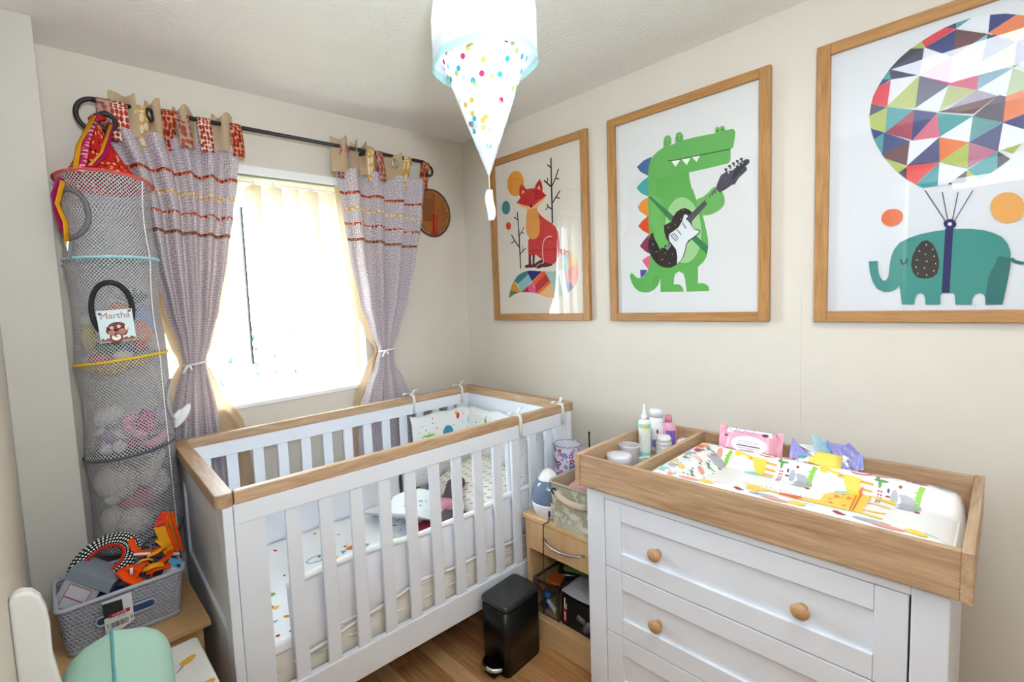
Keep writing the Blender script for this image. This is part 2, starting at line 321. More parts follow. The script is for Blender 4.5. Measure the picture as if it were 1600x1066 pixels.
ART={
'fox':[(0,[244,745,239,725,228,708,213,696,195,691,176,692,158,699,142,713,130,732,124,753,124,775,130,796,141,813,157,824,175,829,194,827,212,819,227,805,238,787,244,766]),
(1,[140,636,138,624,133,614,126,607,117,603,107,603,97,606,88,613,82,623,78,635,77,647,79,658,84,668,91,675,100,679,110,679,120,676,128,669,135,659,139,648]),
(2,[141,533,139,527,137,521,132,517,127,515,122,514,116,516,111,520,107,525,105,532,104,539,105,545,108,551,113,555,118,557,124,557,129,556,134,552,138,546,140,540]),
(3,[430.5,838.9,429.5,764,429.5,696,429.5,594,428.5,505.9,419.5,506.1,420.5,594,420.5,696,420.5,764,421.5,839.1]),
(3,[405.4,812.5,428.4,790.5,423.6,785.5,400.6,807.5]),
(3,[381.8,737.9,428.8,692.9,423.2,687.1,376.2,732.1]),
(3,[404.5,743.8,402.5,713.8,397.5,714.2,399.5,744.2]),
(3,[474.2,771.6,455.1,729.3,430.9,694,425.1,698,448.9,732.7,467.8,774.4]),
(3,[453.9,730.9,473.9,724.9,472.1,719.1,452.1,725.1]),
(3,[478.6,659.6,454.6,633.7,431.6,607.7,426.4,612.3,449.4,638.3,473.4,664.4]),
(3,[453.2,636.8,476.2,626.8,473.8,621.2,450.8,631.2]),
(3,[394.9,611,405.4,595.6,425.9,581.9,422.1,576.1,400.6,590.4,389.1,607]),
(3,[380.5,584.6,400.5,596.6,403.5,591.4,383.5,579.4]),
(3,[193.5,604.3,198.5,542.2,200.5,466.1,193.5,465.9,191.5,541.8,186.5,603.7]),
(3,[167.8,581.4,194.8,561.4,191.2,556.6,164.2,576.6]),
(3,[236.1,512.6,219,487.5,201.9,468.3,198.1,471.7,215,490.5,231.9,515.4]),
(3,[214.3,487.5,232.3,485.5,231.7,480.5,213.7,482.5]),
(3,[202,501,203,408.1,205,347.1,205,289,197,289,197,346.9,195,407.9,194,501]),
(3,[146,485.8,166.9,451,199.7,410.2,194.3,405.8,161.1,447,140,482.2]),
(3,[137.7,437.7,163.7,450.7,166.3,445.3,140.3,432.3]),
(3,[198.1,471.6,218.1,494.6,221.9,491.4,201.9,468.4]),
(3,[203,372.2,220.3,387.4,242.5,400.6,245.5,395.4,223.7,382.6,207,367.8]),
(3,[224,414.9,222,384.9,218,385.1,220,415.1]),
(4,[335,579,353,556,385,531,421,506,444,484,459,456,463,431,466,399,465,374,458,336,446,311,430,297,387,294,362,301,357,324,330,340,310,357,305,351,259,356,261,437,281,458,329,522]),
(5,[262,360,277,358,278,306,286,305,290,357,305,356,299,307,309,312,332,322,355,328,361,310,387,304,409,297,422,294,408,286,376,283,342,285,334,278,308,283,303,288,242,289,230,296,236,305,259,308]),
(6,[418.9,437.5,392.5,438.6,371.9,427.4,360.5,398.5,358.5,355.1,363.5,308.3,358.5,307.7,353.5,354.9,355.5,399.5,368.1,430.6,391.5,443.4,419.1,442.5]),
(7,[306.8,289.6,325.3,303.9,359.7,309,360.3,305,326.7,300.1,309.2,286.4]),
(8,[187,654,291,612,392,655,369,630,344,613,328,602,336,570,345,520,341,472,335,455,317,442,292,439,269,450,255,470,248,507,251,557,262,604,226,622]),
(9,[262,604,328,602,336,570,345,520,341,472,335,455,317,442,292,439,269,450,255,470,248,507,251,557]),
(10,[187,654,218,676,209,691,211,722,224,749,243,734,261,712,285,712,316,707,326,726,353,749,363,726,369,699,367,679,392,655,344,634,291,612,235,634]),
(8,[225,692,234,716,249,701]),
(8,[333,701,348,717,355,690]),
(11,[298,615,298,613,296,611,295,609,292,609,290,609,287,610,285,611,283,613,282,616,282,618,283,621,284,623,286,624,288,625,290,625,293,624,295,622,297,620,298,618]),
(12,[313.8,659.8,326.4,654,339.9,655,340.1,651,325.6,650,312.2,656.2]),
(12,[243,652.7,252.4,647,262.6,649,263.4,645,251.6,643,241,649.3]),
(13,[106,125,112,150,120,171,183,156,147,146]),
(14,[120,171,131,197,150,224,197,158,183,156]),
(15,[150,224,176,249,208,265,245,272,254,253,177,204]),
(16,[177,204,254,253,280,213,203,157,197,158]),
(17,[245,272,273,273,319,267,350,263,280,213]),
(18,[203,157,247,187,260,154,230,157]),
(19,[247,187,278,205,320,144,292,150,260,154]),
(20,[278,205,350,262,366,262,374,247,296,188]),
(21,[296,188,374,247,398,212,309,151]),
(22,[309,151,398,212,405,198,326,142,320,144]),
(23,[326,142,405,198,424,120,381,122,348,129]),
(24,[366,262,413,257,450,259,468,184,477,127,424,120,405,198]),
(25,[450,259,486,267,495,221,508,141,477,127,468,184]),
(26,[495,221,549,171,518,147,508,141]),
(27,[506,255,547,285,571,241,565,200,549,171,495,221]),
(28,[524,351,544,340,560,309,569,275,571,241,547,285,506,255]),
(29,[481,338,524,351,506,255,495,221,486,267]),
(30,[464,369,490,367,524,351,481,332,469,352])],
'croc':[(31,[201,712,165,705,133,684,152,657,184,635,193,675]),
(32,[185,631,155,616,130,594,151,566,184,546]),
(33,[182,542,154,532,134,508,145,488,158,477,183,457]),
(34,[183,463,156,446,136,424,156,402,185,383]),
(35,[184,381,160,357,142,335,166,310,191,294]),
(36,[190,290,165,280,152,270,165,249,178,231,191,244]),
(37,[142,229,175,227,164,204,144,193]),
(38,[191,286,212,268,242,240,233,186,224,158,207,138,185,128,161,126,136,133,114,151,100,178,93,204,100,221,110,212,124,196,142,192,160,198,175,220,186,245]),
(38,[184,578,183,496,185,371,191,286,200,269,233,186,233,126,331,124,327,141,316,153,302,157,290,155,291,183,297,201,314,210,330,199,337,176,343,123,432,122,429,140,416,152,402,156,388,156,388,223,409,240,422,264,428,301,426,340,417,387,407,430,383,496,370,540]),
(38,[182,508,185,661,193,690,205,712,229,728,252,737,286,740,303,740,334,745,379,744,454,738,491,739,517,736,523,728,525,719,522,690,517,665,509,664,509,626,506,615,497,611,484,611,419,610,355,610,357,585,365,547,382,494,398,448]),
(39,[252,737,252,760,256,778,266,783,277,780,286,766,286,747,286,742]),
(39,[301,738,301,760,304,778,315,783,325,779,333,766,334,747,334,742]),
(39,[473,743,473,738,471,735,469,732,466,731,463,731,460,733,457,736,455,740,453,744,453,749,453,753,455,757,457,759,460,760,463,760,466,758,469,755,471,752,473,747]),
(39,[490,741,489,737,488,733,486,731,483,730,480,730,476,732,474,734,471,738,470,743,469,747,470,751,471,755,474,757,477,759,480,758,483,757,486,754,488,750,489,746]),
(38,[452,737,491,738,491,726,452,727]),
(40,[466,744,465,741,464,740,462,740,461,742,460,745,461,748,462,750,464,749,465,747]),
(40,[482,743,482,740,480,738,479,739,478,741,477,744,478,747,479,749,480,748,482,746]),
(41,[263.5,762.9,262.5,751.2,266.2,743,271,740.5,274.6,742.5,276.5,758.2,279.5,757.8,277.4,741.5,271,737.5,263.8,741,259.5,750.8,260.5,763.1]),
(41,[311.5,767,311.5,754.3,316,747.2,321.5,745.4,325.5,750.3,325.5,765,328.5,765,328.5,749.7,322.5,742.6,314,744.8,308.5,753.7,308.5,767]),
(42,[270.4,680,300.2,674,329.1,673,364.1,671,432.1,669,508.1,665,507.9,661,431.9,665,363.9,667,328.9,669,299.8,670,269.6,676]),
(43,[286,672,322,669,301,645]),
(43,[327,669,362,667,347,642]),
(43,[367,668,398,666,385,645]),
(44,[402,374,402,345,399,317,392,292,382,271,369,255,354,245,338,242,322,246,305,257,290,274,277,297,266,324,259,354,256,385,256,417,260,446,268,471,279,492,293,507,308,515,324,516,340,511,356,499,371,481,383,459,393,433,399,404]),
(45,[184,545,199,542,428,301,423,270]),
(39,[381,492,393,498,410,502,423,511,434,520,442,528,450,532,459,530,467,524,475,515,481,503,486,490,488,476,488,465,485,455,479,446,470,439,459,433,446,428,433,426,421,426,413,426,407,429,399,438,392,452,384,473]),
(46,[252,411,280,421,290,441,304,459,324,469,339,469,356,459,367,447,368,421,365,402,367,388,375,377,390,375,398,368,394,357,380,346,358,333,346,322,341,299,334,272,318,250,303,239,282,229,262,229,237,236,212,257,191,290,181,325,183,354,192,378,205,391]),
(47,[335,442,343,443,351,434,351,422,359,405,364,391,373,376,388,371,394,367,390,359,373,347,350,334,342,321,337,296,330,273,319,254,305,242,306,275,301,304,289,321,275,341,271,360,276,373,292,381,312,394,327,416]),
(48,[330.6,411.5,345.6,386.5,340.4,383.5,325.4,408.5]),
(48,[307.4,387.8,325.4,363.8,320.6,360.2,302.6,384.2]),
(49,[279.3,365.3,294.7,373.4,312.5,349.3,300.3,336.6,278.8,363.1,281.2,364.9,301.7,339.4,309.5,348.7,293.3,370.6,280.7,362.7]),
(49,[288.8,368.6,305.8,343.6,304.2,342.4,287.2,367.4]),
(50,[341,425,418,489,465,534,488,515,435,479,359,404]),
(51,[458,533,474,571,491,580,550,586,563,583,565,572,554,562,537,548,524,527,514,527,484,510]),
(52,[523,591,543,605,561,612,572,608,573,596,561,587,546,577,533,560,522,545,511,546]),
(53,[498,589,497,586,494,585,491,585,488,588,487,591,488,594,491,595,494,594,497,592]),
(53,[493.9,590.7,497.9,579.7,494.1,578.3,490.1,589.3]),
(53,[511,598,510,595,507,594,504,595,501,597,500,600,501,603,504,604,507,604,510,601]),
(53,[507.9,599.7,511.9,588.7,508.1,587.3,504.1,598.3]),
(53,[524,605,523,602,520,601,517,602,515,604,514,607,515,610,517,611,520,611,523,608]),
(53,[520.9,606.7,524.9,595.7,521.1,594.3,517.1,605.3]),
(53,[537,611,536,608,534,607,530,608,528,610,527,613,528,616,530,617,534,616,536,614]),
(53,[533.9,612.7,537.9,601.7,534.1,600.3,530.1,611.3]),
(53,[551,615,550,612,547,611,544,612,541,614,540,618,541,620,544,622,547,621,550,618]),
(53,[546.9,616.7,550.9,606.7,547.1,605.3,543.1,615.3]),
(54,[505,575,504,573,502,572,500,574,499,576,500,578,502,578,504,577]),
(54,[515,583,515,581,513,581,511,582,510,584,511,586,513,587,515,585]),
(54,[528,590,527,588,525,587,523,589,522,591,523,593,525,593,527,592]),
(54,[541,595,540,593,538,593,536,594,535,596,536,598,538,599,540,597]),
(54,[552,600,552,598,550,597,548,599,547,601,548,603,550,603,552,602]),
(55,[333,461,332,460,331,460,330,460,329,462,330,463,331,463,332,463]),
(55,[324,426,324,425,322,424,321,425,321,427,321,428,323,428,324,427]),
(55,[301,407,301,406,299,405,298,406,297,407,298,409,299,409,301,408]),
(55,[273,399,272,397,271,397,269,398,269,399,269,401,271,401,272,400]),
(55,[204,336,203,335,201,335,200,335,199,337,200,338,201,339,203,338]),
(55,[220,302,219,300,218,300,216,301,215,302,216,304,218,304,219,303]),
(55,[258,293,258,292,256,291,255,292,254,294,255,295,256,295,258,295]),
(55,[289,284,288,283,287,282,286,283,285,284,286,286,287,286,288,285]),
(55,[246,265,245,264,244,263,242,264,242,266,242,267,244,268,245,267]),
(55,[277,247,276,246,275,245,273,246,273,247,273,249,275,249,276,248]),
(56,[255,317,277,329,282,323,267,303,262,306]),
(39,[188,553,194,519,193,432,203,389,211,359,226,328,237,306,240,318,255,313,251,326,265,324,275,333,261,353,253,382,251,411,248,484,245,526]),
(39,[418,482,430,502,435,490,439,508,446,495,448,513,458,502,455,523,477,500,484,473,449,457,428,468]),
(45,[184,545,199,542,290,442,280,423])],
'ele':[(57,[462,787,439,812,415,830,386,819]),
(58,[457,755,462,787,386,819,394,745]),
(59,[477,763,462,787,457,755]),
(60,[488,742,477,763,457,755]),
(61,[502,696,498,719,488,742,457,753,463,675]),
(62,[457,755,394,745,464,676]),
(63,[502,696,464,674,506,660]),
(64,[464,674,467,597,502,621,506,660]),
(59,[464,674,404,647,467,597]),
(65,[404,647,406,558,467,597]),
(60,[502,621,470,599,493,584]),
(59,[470,599,473,533,486,564,493,584]),
(66,[470,599,411,556,473,531]),
(67,[411,556,416,484,466,518,473,531]),
(64,[466,518,416,479,434,466,451,493]),
(59,[318,863,348,863,320,847]),
(60,[295,860,318,863,319,847]),
(61,[248,842,271,852,295,860,319,847,256,820]),
(64,[225,830,248,842,255,819]),
(57,[178,787,201,812,225,830,254,819]),
(58,[183,755,178,787,254,819,246,745]),
(62,[256,820,312,771,246,745]),
(60,[256,820,318,845,313,770]),
(67,[318,845,379,806,313,770]),
(62,[320,847,348,863,382,855,379,809]),
(68,[379,806,367,732,313,770]),
(60,[382,855,409,846,429,834,380,808]),
(69,[429,834,446,823,448,767,432,762,380,808]),
(70,[379,806,432,762,369,733]),
(64,[432,762,428,697,369,733]),
(60,[432,762,452,744,453,709,428,697]),
(59,[163,763,178,787,183,755]),
(60,[152,742,163,763,183,755]),
(61,[138,696,142,719,152,742,183,753,177,675]),
(62,[183,755,246,745,176,676]),
(71,[246,745,239,651,173,675]),
(72,[246,745,312,771,307,693]),
(73,[312,771,367,732,307,693]),
(74,[367,732,363,660,307,693]),
(75,[367,732,427,695,363,660]),
(62,[427,695,417,624,363,660]),
(76,[427,695,454,671,455,633,417,624]),
(77,[246,745,307,693,239,651]),
(62,[307,691,287,624,239,651]),
(78,[307,691,363,660,290,626]),
(79,[363,660,401,631,306,626]),
(67,[401,631,358,596,287,624,306,626]),
(80,[401,631,417,622,414,556,358,590]),
(69,[417,624,455,633,457,567,414,556]),
(63,[138,696,176,674,134,660]),
(64,[176,674,173,597,138,621,134,660]),
(59,[176,674,236,647,173,597]),
(65,[236,647,234,558,173,597]),
(60,[236,647,286,622,233,555]),
(74,[286,622,292,550,233,555]),
(59,[286,622,357,590,292,550]),
(62,[357,590,352,519,292,550]),
(81,[357,590,414,554,352,519]),
(82,[414,554,407,479,352,519]),
(60,[414,554,457,569,459,520]),
(62,[414,554,459,520,460,492,407,479]),
(60,[138,621,170,599,147,584]),
(59,[170,599,167,533,154,564,147,584]),
(66,[170,599,229,556,167,531]),
(67,[229,556,224,484,174,518,167,531]),
(62,[229,556,292,550,224,483]),
(83,[292,550,294,478,224,483]),
(84,[292,550,352,519,294,478]),
(64,[352,519,352,446,294,478]),
(85,[352,519,407,479,351,447]),
(59,[407,479,407,433,377,407,351,442]),
(57,[407,479,430,453,407,432]),
(64,[174,518,224,479,206,466,189,493]),
(57,[224,479,224,443,206,466]),
(86,[224,483,294,477,259,440,246,422,224,443]),
(59,[294,475,292,409,262,409,246,422]),
(62,[294,477,351,442,314,407,292,409]),
(57,[350,440,349,406,312,408]),
(64,[350,440,377,407,349,406]),
(87,[267,400.5,311,303.5,309,302.5,265,399.5]),
(87,[303.1,388.2,316.1,305.2,313.9,304.8,300.9,387.8]),
(87,[335.1,380.9,326.1,302.9,323.9,303.1,332.9,381.1]),
(87,[364,380.6,330,299.6,328,300.4,362,381.4]),
(88,[219,335,219,327,217,319,213,312,207,306,200,304,192,303,184,306,177,311,172,318,169,326,169,334,171,343,175,350,181,355,189,357,197,357,204,355,211,350,216,343]),
(89,[460,315,459,302,455,291,449,283,440,278,430,277,420,281,411,288,404,299,399,312,397,326,398,339,402,350,409,358,418,363,428,363,438,359,447,351,454,340,458,328]),
(90,[141,198,163,197,164,172,168,149,176,134,183,133,189,145,191,178,194,208,200,229,212,249,232,261,258,270,289,275,328,276,361,272,387,264,405,254,421,241,432,221,438,197,439,157,435,114,428,51,396,51,395,72,391,82,383,86,375,81,370,66,370,52,337,53,335,81,332,87,310,88,306,82,306,54,275,54,273,76,269,87,262,90,255,86,251,73,250,55,222,56,215,115,206,103,193,97,179,97,163,108,151,134,144,166]),
(91,[411,166,415,186,422,187,439,180,439,157,435,114,428,51,396,51,395,72,399,133]),
(91,[442.2,181.5,448.5,173.2,458,168.9,469.2,167.9,477.9,173.4,482.1,166.6,470.8,160.1,456,161.1,443.5,166.8,435.8,176.5]),
(92,[273,251,285,238,294,216,300,190,301,169,297,147,287,136,272,133,256,137,245,153,240,177,242,203,251,231,261,247]),
(93,[274,236,273,234,272,234,271,235,270,236,271,238,272,238,273,238]),
(93,[288,221,287,219,286,219,285,219,285,221,285,222,286,223,287,222]),
(93,[259,219,259,217,257,217,256,217,256,219,256,221,257,221,258,220]),
(93,[272,207,272,206,271,205,270,206,269,207,269,209,271,209,272,209]),
(93,[291,200,291,198,290,197,289,198,288,200,288,201,290,202,291,201]),
(93,[255,192,254,191,253,190,252,191,252,193,252,194,253,195,254,194]),
(93,[276,186,276,185,274,184,273,185,273,186,273,188,274,188,275,188]),
(93,[295,177,294,175,293,175,292,176,292,177,292,179,293,179,294,178]),
(93,[253,170,253,169,251,168,250,169,250,170,250,172,251,173,252,172]),
(93,[271,166,271,165,270,164,269,165,268,166,269,168,270,169,271,168]),
(93,[291,156,291,154,290,154,289,155,288,156,289,158,290,158,291,158]),
(93,[257,150,257,149,256,148,255,149,254,150,255,152,256,152,257,152]),
(93,[276,144,276,143,275,142,274,143,273,145,274,146,275,147,276,146]),
(94,[219.5,198.2,220.3,188.9,223.7,184.4,225.8,186.1,228.6,198.6,233.4,197.4,230.2,183.9,222.3,179.6,215.7,187.1,214.5,197.8]),
(95,[311,281,327,279,324,88,308,89]),
(95,[333,290,333,286,331,282,328,279,324,278,320,278,316,279,313,282,310,285,308,289,307,294,307,298,309,302,312,304,316,306,320,306,324,305,327,302,330,299,332,294]),
(96,[324,291,324,289,323,288,322,287,321,286,320,286,319,287,317,288,316,289,316,291,315,292,316,294,316,295,317,296,318,297,320,297,321,296,322,296,323,294,324,293])]}

# ------------------------------------------------------------------ room shell
XW, YW, ZC = .147, .1545, 2.4166
XL, YR = -2.05, -3.0
WX0, WX1, WZ0, WZ1 = -1.565, -.62, 1.03, 2.06
DY0, DY1, DZ = -2.46, -1.62, 2.05
fl = struct(MB().box(XL-.12, XW+.12, YR-.12, YW+.12, -.12, -.0075).box(-3.6, XL-.12, YR-.12, -.9, -.12, -.0005).build('floor', mat('floor_joint', '#3a2415', .6)))
FW = [wood('oak_floor_%d' % i, a, b, 'y', 1.1, .28, (.22, .72)) for i, (a, b) in enumerate([('#c99a68', '#a06c42'), ('#d8ae80', '#b48858'), ('#bd8a5a', '#8f5f38'), ('#dfba8c', '#bf9666'), ('#c4945f', '#875a36')])]
rf = random.Random(3); x = XL; row = 0; PM = {}
while x < XW-.002:
    x2 = min(x+.0705, XW); y = YR-rf.uniform(0, .4)
    while y < YW:
        ln = rf.choice((.36, .44, .52)); a = max(y, YR); b = min(y+ln, YW)
        if b-a > .01:
            k = (round(b-a, 4), round(x2-x, 4)); mi = rf.randrange(5)
            if k not in PM:
                o = MB().box(.0005, k[1]-.0005, .0006, k[0]-.0006, -.0075, 0).build('plank', FW[0], fl); PM[k] = o.data; o.location = (x, a, 0)
            else:
                o = bpy.data.objects.new('plank', PM[k]); COL.objects.link(o); o.parent = fl; o.location = (x, a, 0)
            o.material_slots[0].link = 'OBJECT'; o.material_slots[0].material = FW[mi]
        y += ln
    x = x2; row += 1
struct(MB().box(XL-.12, XW+.12, YR-.12, YW+.25, ZC, ZC+.1).box(-3.6, XL-.12, YR-.12, -.9, ZC, ZC+.1).build('ceiling', CEIL))
struct(MB().box(XW, XW+.12, YR-.12, YW+.25, 0, ZC).build('wall_right', WALL))
struct(MB().box(XL-.12, WX0, YW, YW+.25, 0, ZC).box(WX1, XW, YW, YW+.25, 0, ZC).box(WX0, WX1, YW, YW+.25, 0, WZ0-.02).box(WX0, WX1, YW, YW+.25, WZ1, ZC).build('wall_window', WALL))
struct(MB().box(XL, -1.891, -.043, YW, 0, ZC).build('wall_pier', PIER, bevel=.004))
struct(MB().box(XL-.12, XL, DY1, YW, 0, ZC).box(XL-.12, XL, YR, DY0, 0, ZC).box(XL-.12, XL, DY0, DY1, DZ, ZC).build('wall_left', WALL))
struct(MB().box(XL-.12, XW, YR-.12, YR, 0, ZC).build('wall_rear', WALL))
struct(MB().box(-3.6, -3.5, YR-.12, -.9, 0, ZC).box(-3.5, XL-.12, YR-.12, YR, 0, ZC).box(-3.5, XL-.12, -1.0, -.9, 0, ZC).build('wall_landing', WALL))
tr = MB()
for xx in (XL, XL-.135):
    tr.box(xx, xx+.015, DY1, DY1+.07, 0, DZ+.07).box(xx, xx+.015, DY0-.07, DY0, 0, DZ+.07).box(xx, xx+.015, DY0, DY1, DZ, DZ+.07)
struct(tr.build('trim_door', TRIM, bevel=.004))
struct(MB().box(XW-.014, XW, YR, YW-.014, 0, .1).build('baseboard_right', TRIM, bevel=.004))
struct(MB().box(-1.891, XW, YW-.014, YW, 0, .1).build('baseboard_window', TRIM, bevel=.004))
struct(MB().box(XL, XL+.014, DY1+.08, -.043, 0, .1).build('baseboard_left', TRIM, bevel=.004))
struct(MB().box(XW-.0006, XW, -1.581, -1.5795, .95, 1.42).build('trim_seam', mat('paper_seam', '#cfc6b8', .9)))
# window: frame in the reveal, two mullions with dark seals, three panes, sill board
wn = struct(bpy.data.objects.new('window_1', None)); COL.objects.link(wn); wn.location = (-1.09, YW+.16, WZ0)
yf0, yf1 = YW+.13, YW+.19
MX = (-1.215, -.862)
MB().box(WX0, WX1, yf0, yf1, WZ0, WZ0+.06).box(WX0, WX1, yf0, yf1, WZ1-.06, WZ1).box(WX0, WX0+.06, yf0, yf1, WZ0+.06, WZ1-.06).box(WX1-.06, WX1, yf0, yf1, WZ0+.06, WZ1-.06).build('window_frame', UPVC, wn, bevel=.006)
for mx in MX:
    MB().box(mx-.04, mx+.03, yf0-.004, yf1, WZ0+.06, WZ1-.06).build('mullion', UPVC, wn, bevel=.005)
    MB().box(mx+.036, mx+.043, yf0-.001, yf0+.02, WZ0+.16, WZ1-.12).build('seal', mat('black_rubber', '#2c2a28', .6), wn)
for a, b in ((WX0+.06, MX[0]-.04), (MX[0]+.03, MX[1]-.04), (MX[1]+.03, WX1-.06)):
    MB().box(a, b, yf0+.025, yf0+.031, WZ0+.06, WZ1-.06).build('pane', PANE, wn)
MB().box(WX0, WX1, YW-.012, yf0, WZ0-.02, WZ0).build('sill_board', TRIM, wn, bevel=.004)
MB().box(-.679, -.652, yf0-.012, yf0, 1.168, 1.285).build('beige_block', mat('beige_plastic', '#cfae80', .5), wn, bevel=.004)  # plain beige block near the right reveal, no known fitting
# garden beyond the glass
gr = struct(MB().box(-14, 14, .9, 40, -2.9, -2.6).build('ground', mat('lawn', '#33481f', .9, bump=.6, bscale=20, vary=.3)))
def bush(loc, rad, h, seed, label):
    t = thing('garden_shrub', label, 'shrub', loc, 'shrubs in the garden beyond the window'); rnd = random.Random(seed)
    MB().tube([loc, (loc[0]+.05, loc[1], loc[2]+h*.4), (loc[0], loc[1]+.05, loc[2]+h*.8)], [.07, .05, .02], 8).build('stem', mat('bark', '#5a4632', .9), t)
    b = MB()
    for i in range(1500):
        a = rnd.uniform(0, 2*PI); u = rnd.uniform(-1, 1); rr = rnd.uniform(.55, 1)
        c = Vector((loc[0]+rad*rr*math.sqrt(1-u*u)*math.cos(a), loc[1]+rad*rr*math.sqrt(1-u*u)*math.sin(a), loc[2]+h*.62+u*h*.4*rr))
        d = Vector((rnd.uniform(-1, 1), rnd.uniform(-1, 1), rnd.uniform(-1, 1))).normalized(); e = d.orthogonal().normalized(); s_ = rnd.uniform(.05, .1)
        b.add([c-d*s_, c+e*s_*.45, c+d*s_, c-e*s_*.45], [(0, 1, 2, 3)], rnd.randrange(2))
    o = b.build('leaves', [mat('leaf_dark', '#1a3416', .6), mat('leaf_light', '#2b4a22', .6)], t); o['kind'] = 'stuff'
bush((.45, 4.3, -2.6), .8, 3.9, 1, 'green leafy shrub seen through the glass beside the left curtain')
bush((1.75, 5.6, -2.6), 1.0, 3.2, 2, 'green leafy shrub further off, behind the middle pane')

# vertical blind
bl = thing('vertical_blind', 'white vertical blind with cream cloth vanes hanging in the window', 'blind', (-1.09, YW+.02, 2.05), None)
MB().box(WX0-.02, WX1+.02, YW-.035, YW-.002, 2.052, 2.09).build('head_rail', UPVC, bl, bevel=.003)
MB().box(WX0-.02, WX1+.02, YW-.022, YW-.012, 2.046, 2.053).build('rail_slot', mat('grey_slot', '#8d8880', .6), bl)
VANE = cloth('vane_cloth', '#e4d4bb', .112, .9, .1, 400)
for i in range(10):
    cx = WX0+.05+i*.0935; a = math.radians((-50, -36, 64, 80, -58, -46, -62, -40, -55, -48)[i]); dx, dy = math.cos(a)*.044, math.sin(a)*.044
    yv = YW+.055
    vb = MB().grid(lambda u, v, cx=cx, dx=dx, dy=dy: (cx+dx*(2*u-1)+.004*math.sin(PI*u)*dy/.044, yv+dy*(2*u-1)-.004*math.sin(PI*u), 2.02+.012*(1-abs(2*u-1))*(v > .99) - (1-v)*.955), 4, 6)
    o = vb.build('vane', VANE, bl)
    MB().box(cx-.004, cx+.004, yv-.004, yv+.004, 2.02, 2.05).build('vane_clip', UPVC, bl)
MB().tube([(-1.46+.02*i, YW+.055+.02*math.sin(i*1.7), 1.068+.002*math.sin(i*2.1)) for i in range(38)], .0012, 5).build('bottom_chain', UPVC, bl)

# ------------------------------------------------------------------ curtain rod and curtains
RY, RZ = .064, 2.227
rod = thing('curtain_rod', 'thin black metal curtain rod with ring finials above the window', 'curtain rod', (-1.0, RY, RZ))
MB().tube([(-1.745, RY, RZ), (-.24, RY, RZ), (-.21, RY, RZ-.01)], .0085, 10).build('pole', BLACK, rod)
FR1 = frame_mat((0, 0, 0), (1, 0, 0), (0, 0, 1))
MB().ring((-1.738, RY, RZ-.053), .056, .0085, FR1, 28).build('finial_ring', BLACK, rod)
MB().ring((-.2, RY, RZ-.045), .026, .007, FR1, 24).build('finial_ring', BLACK, rod)
MB().ring((-1.708, RY-.02, RZ-.075), .028, .0085, FR1, 24).build('hook_ring', BLACK, rod)
for bx in (-1.545, -.62): MB().box(bx-.012, bx+.012, RY-.004, YW, RZ-.022, RZ-.006).box(bx-.014, bx+.014, YW-.006, YW, RZ-.05, RZ+.03).build('bracket', BLACK, rod, bevel=.003)

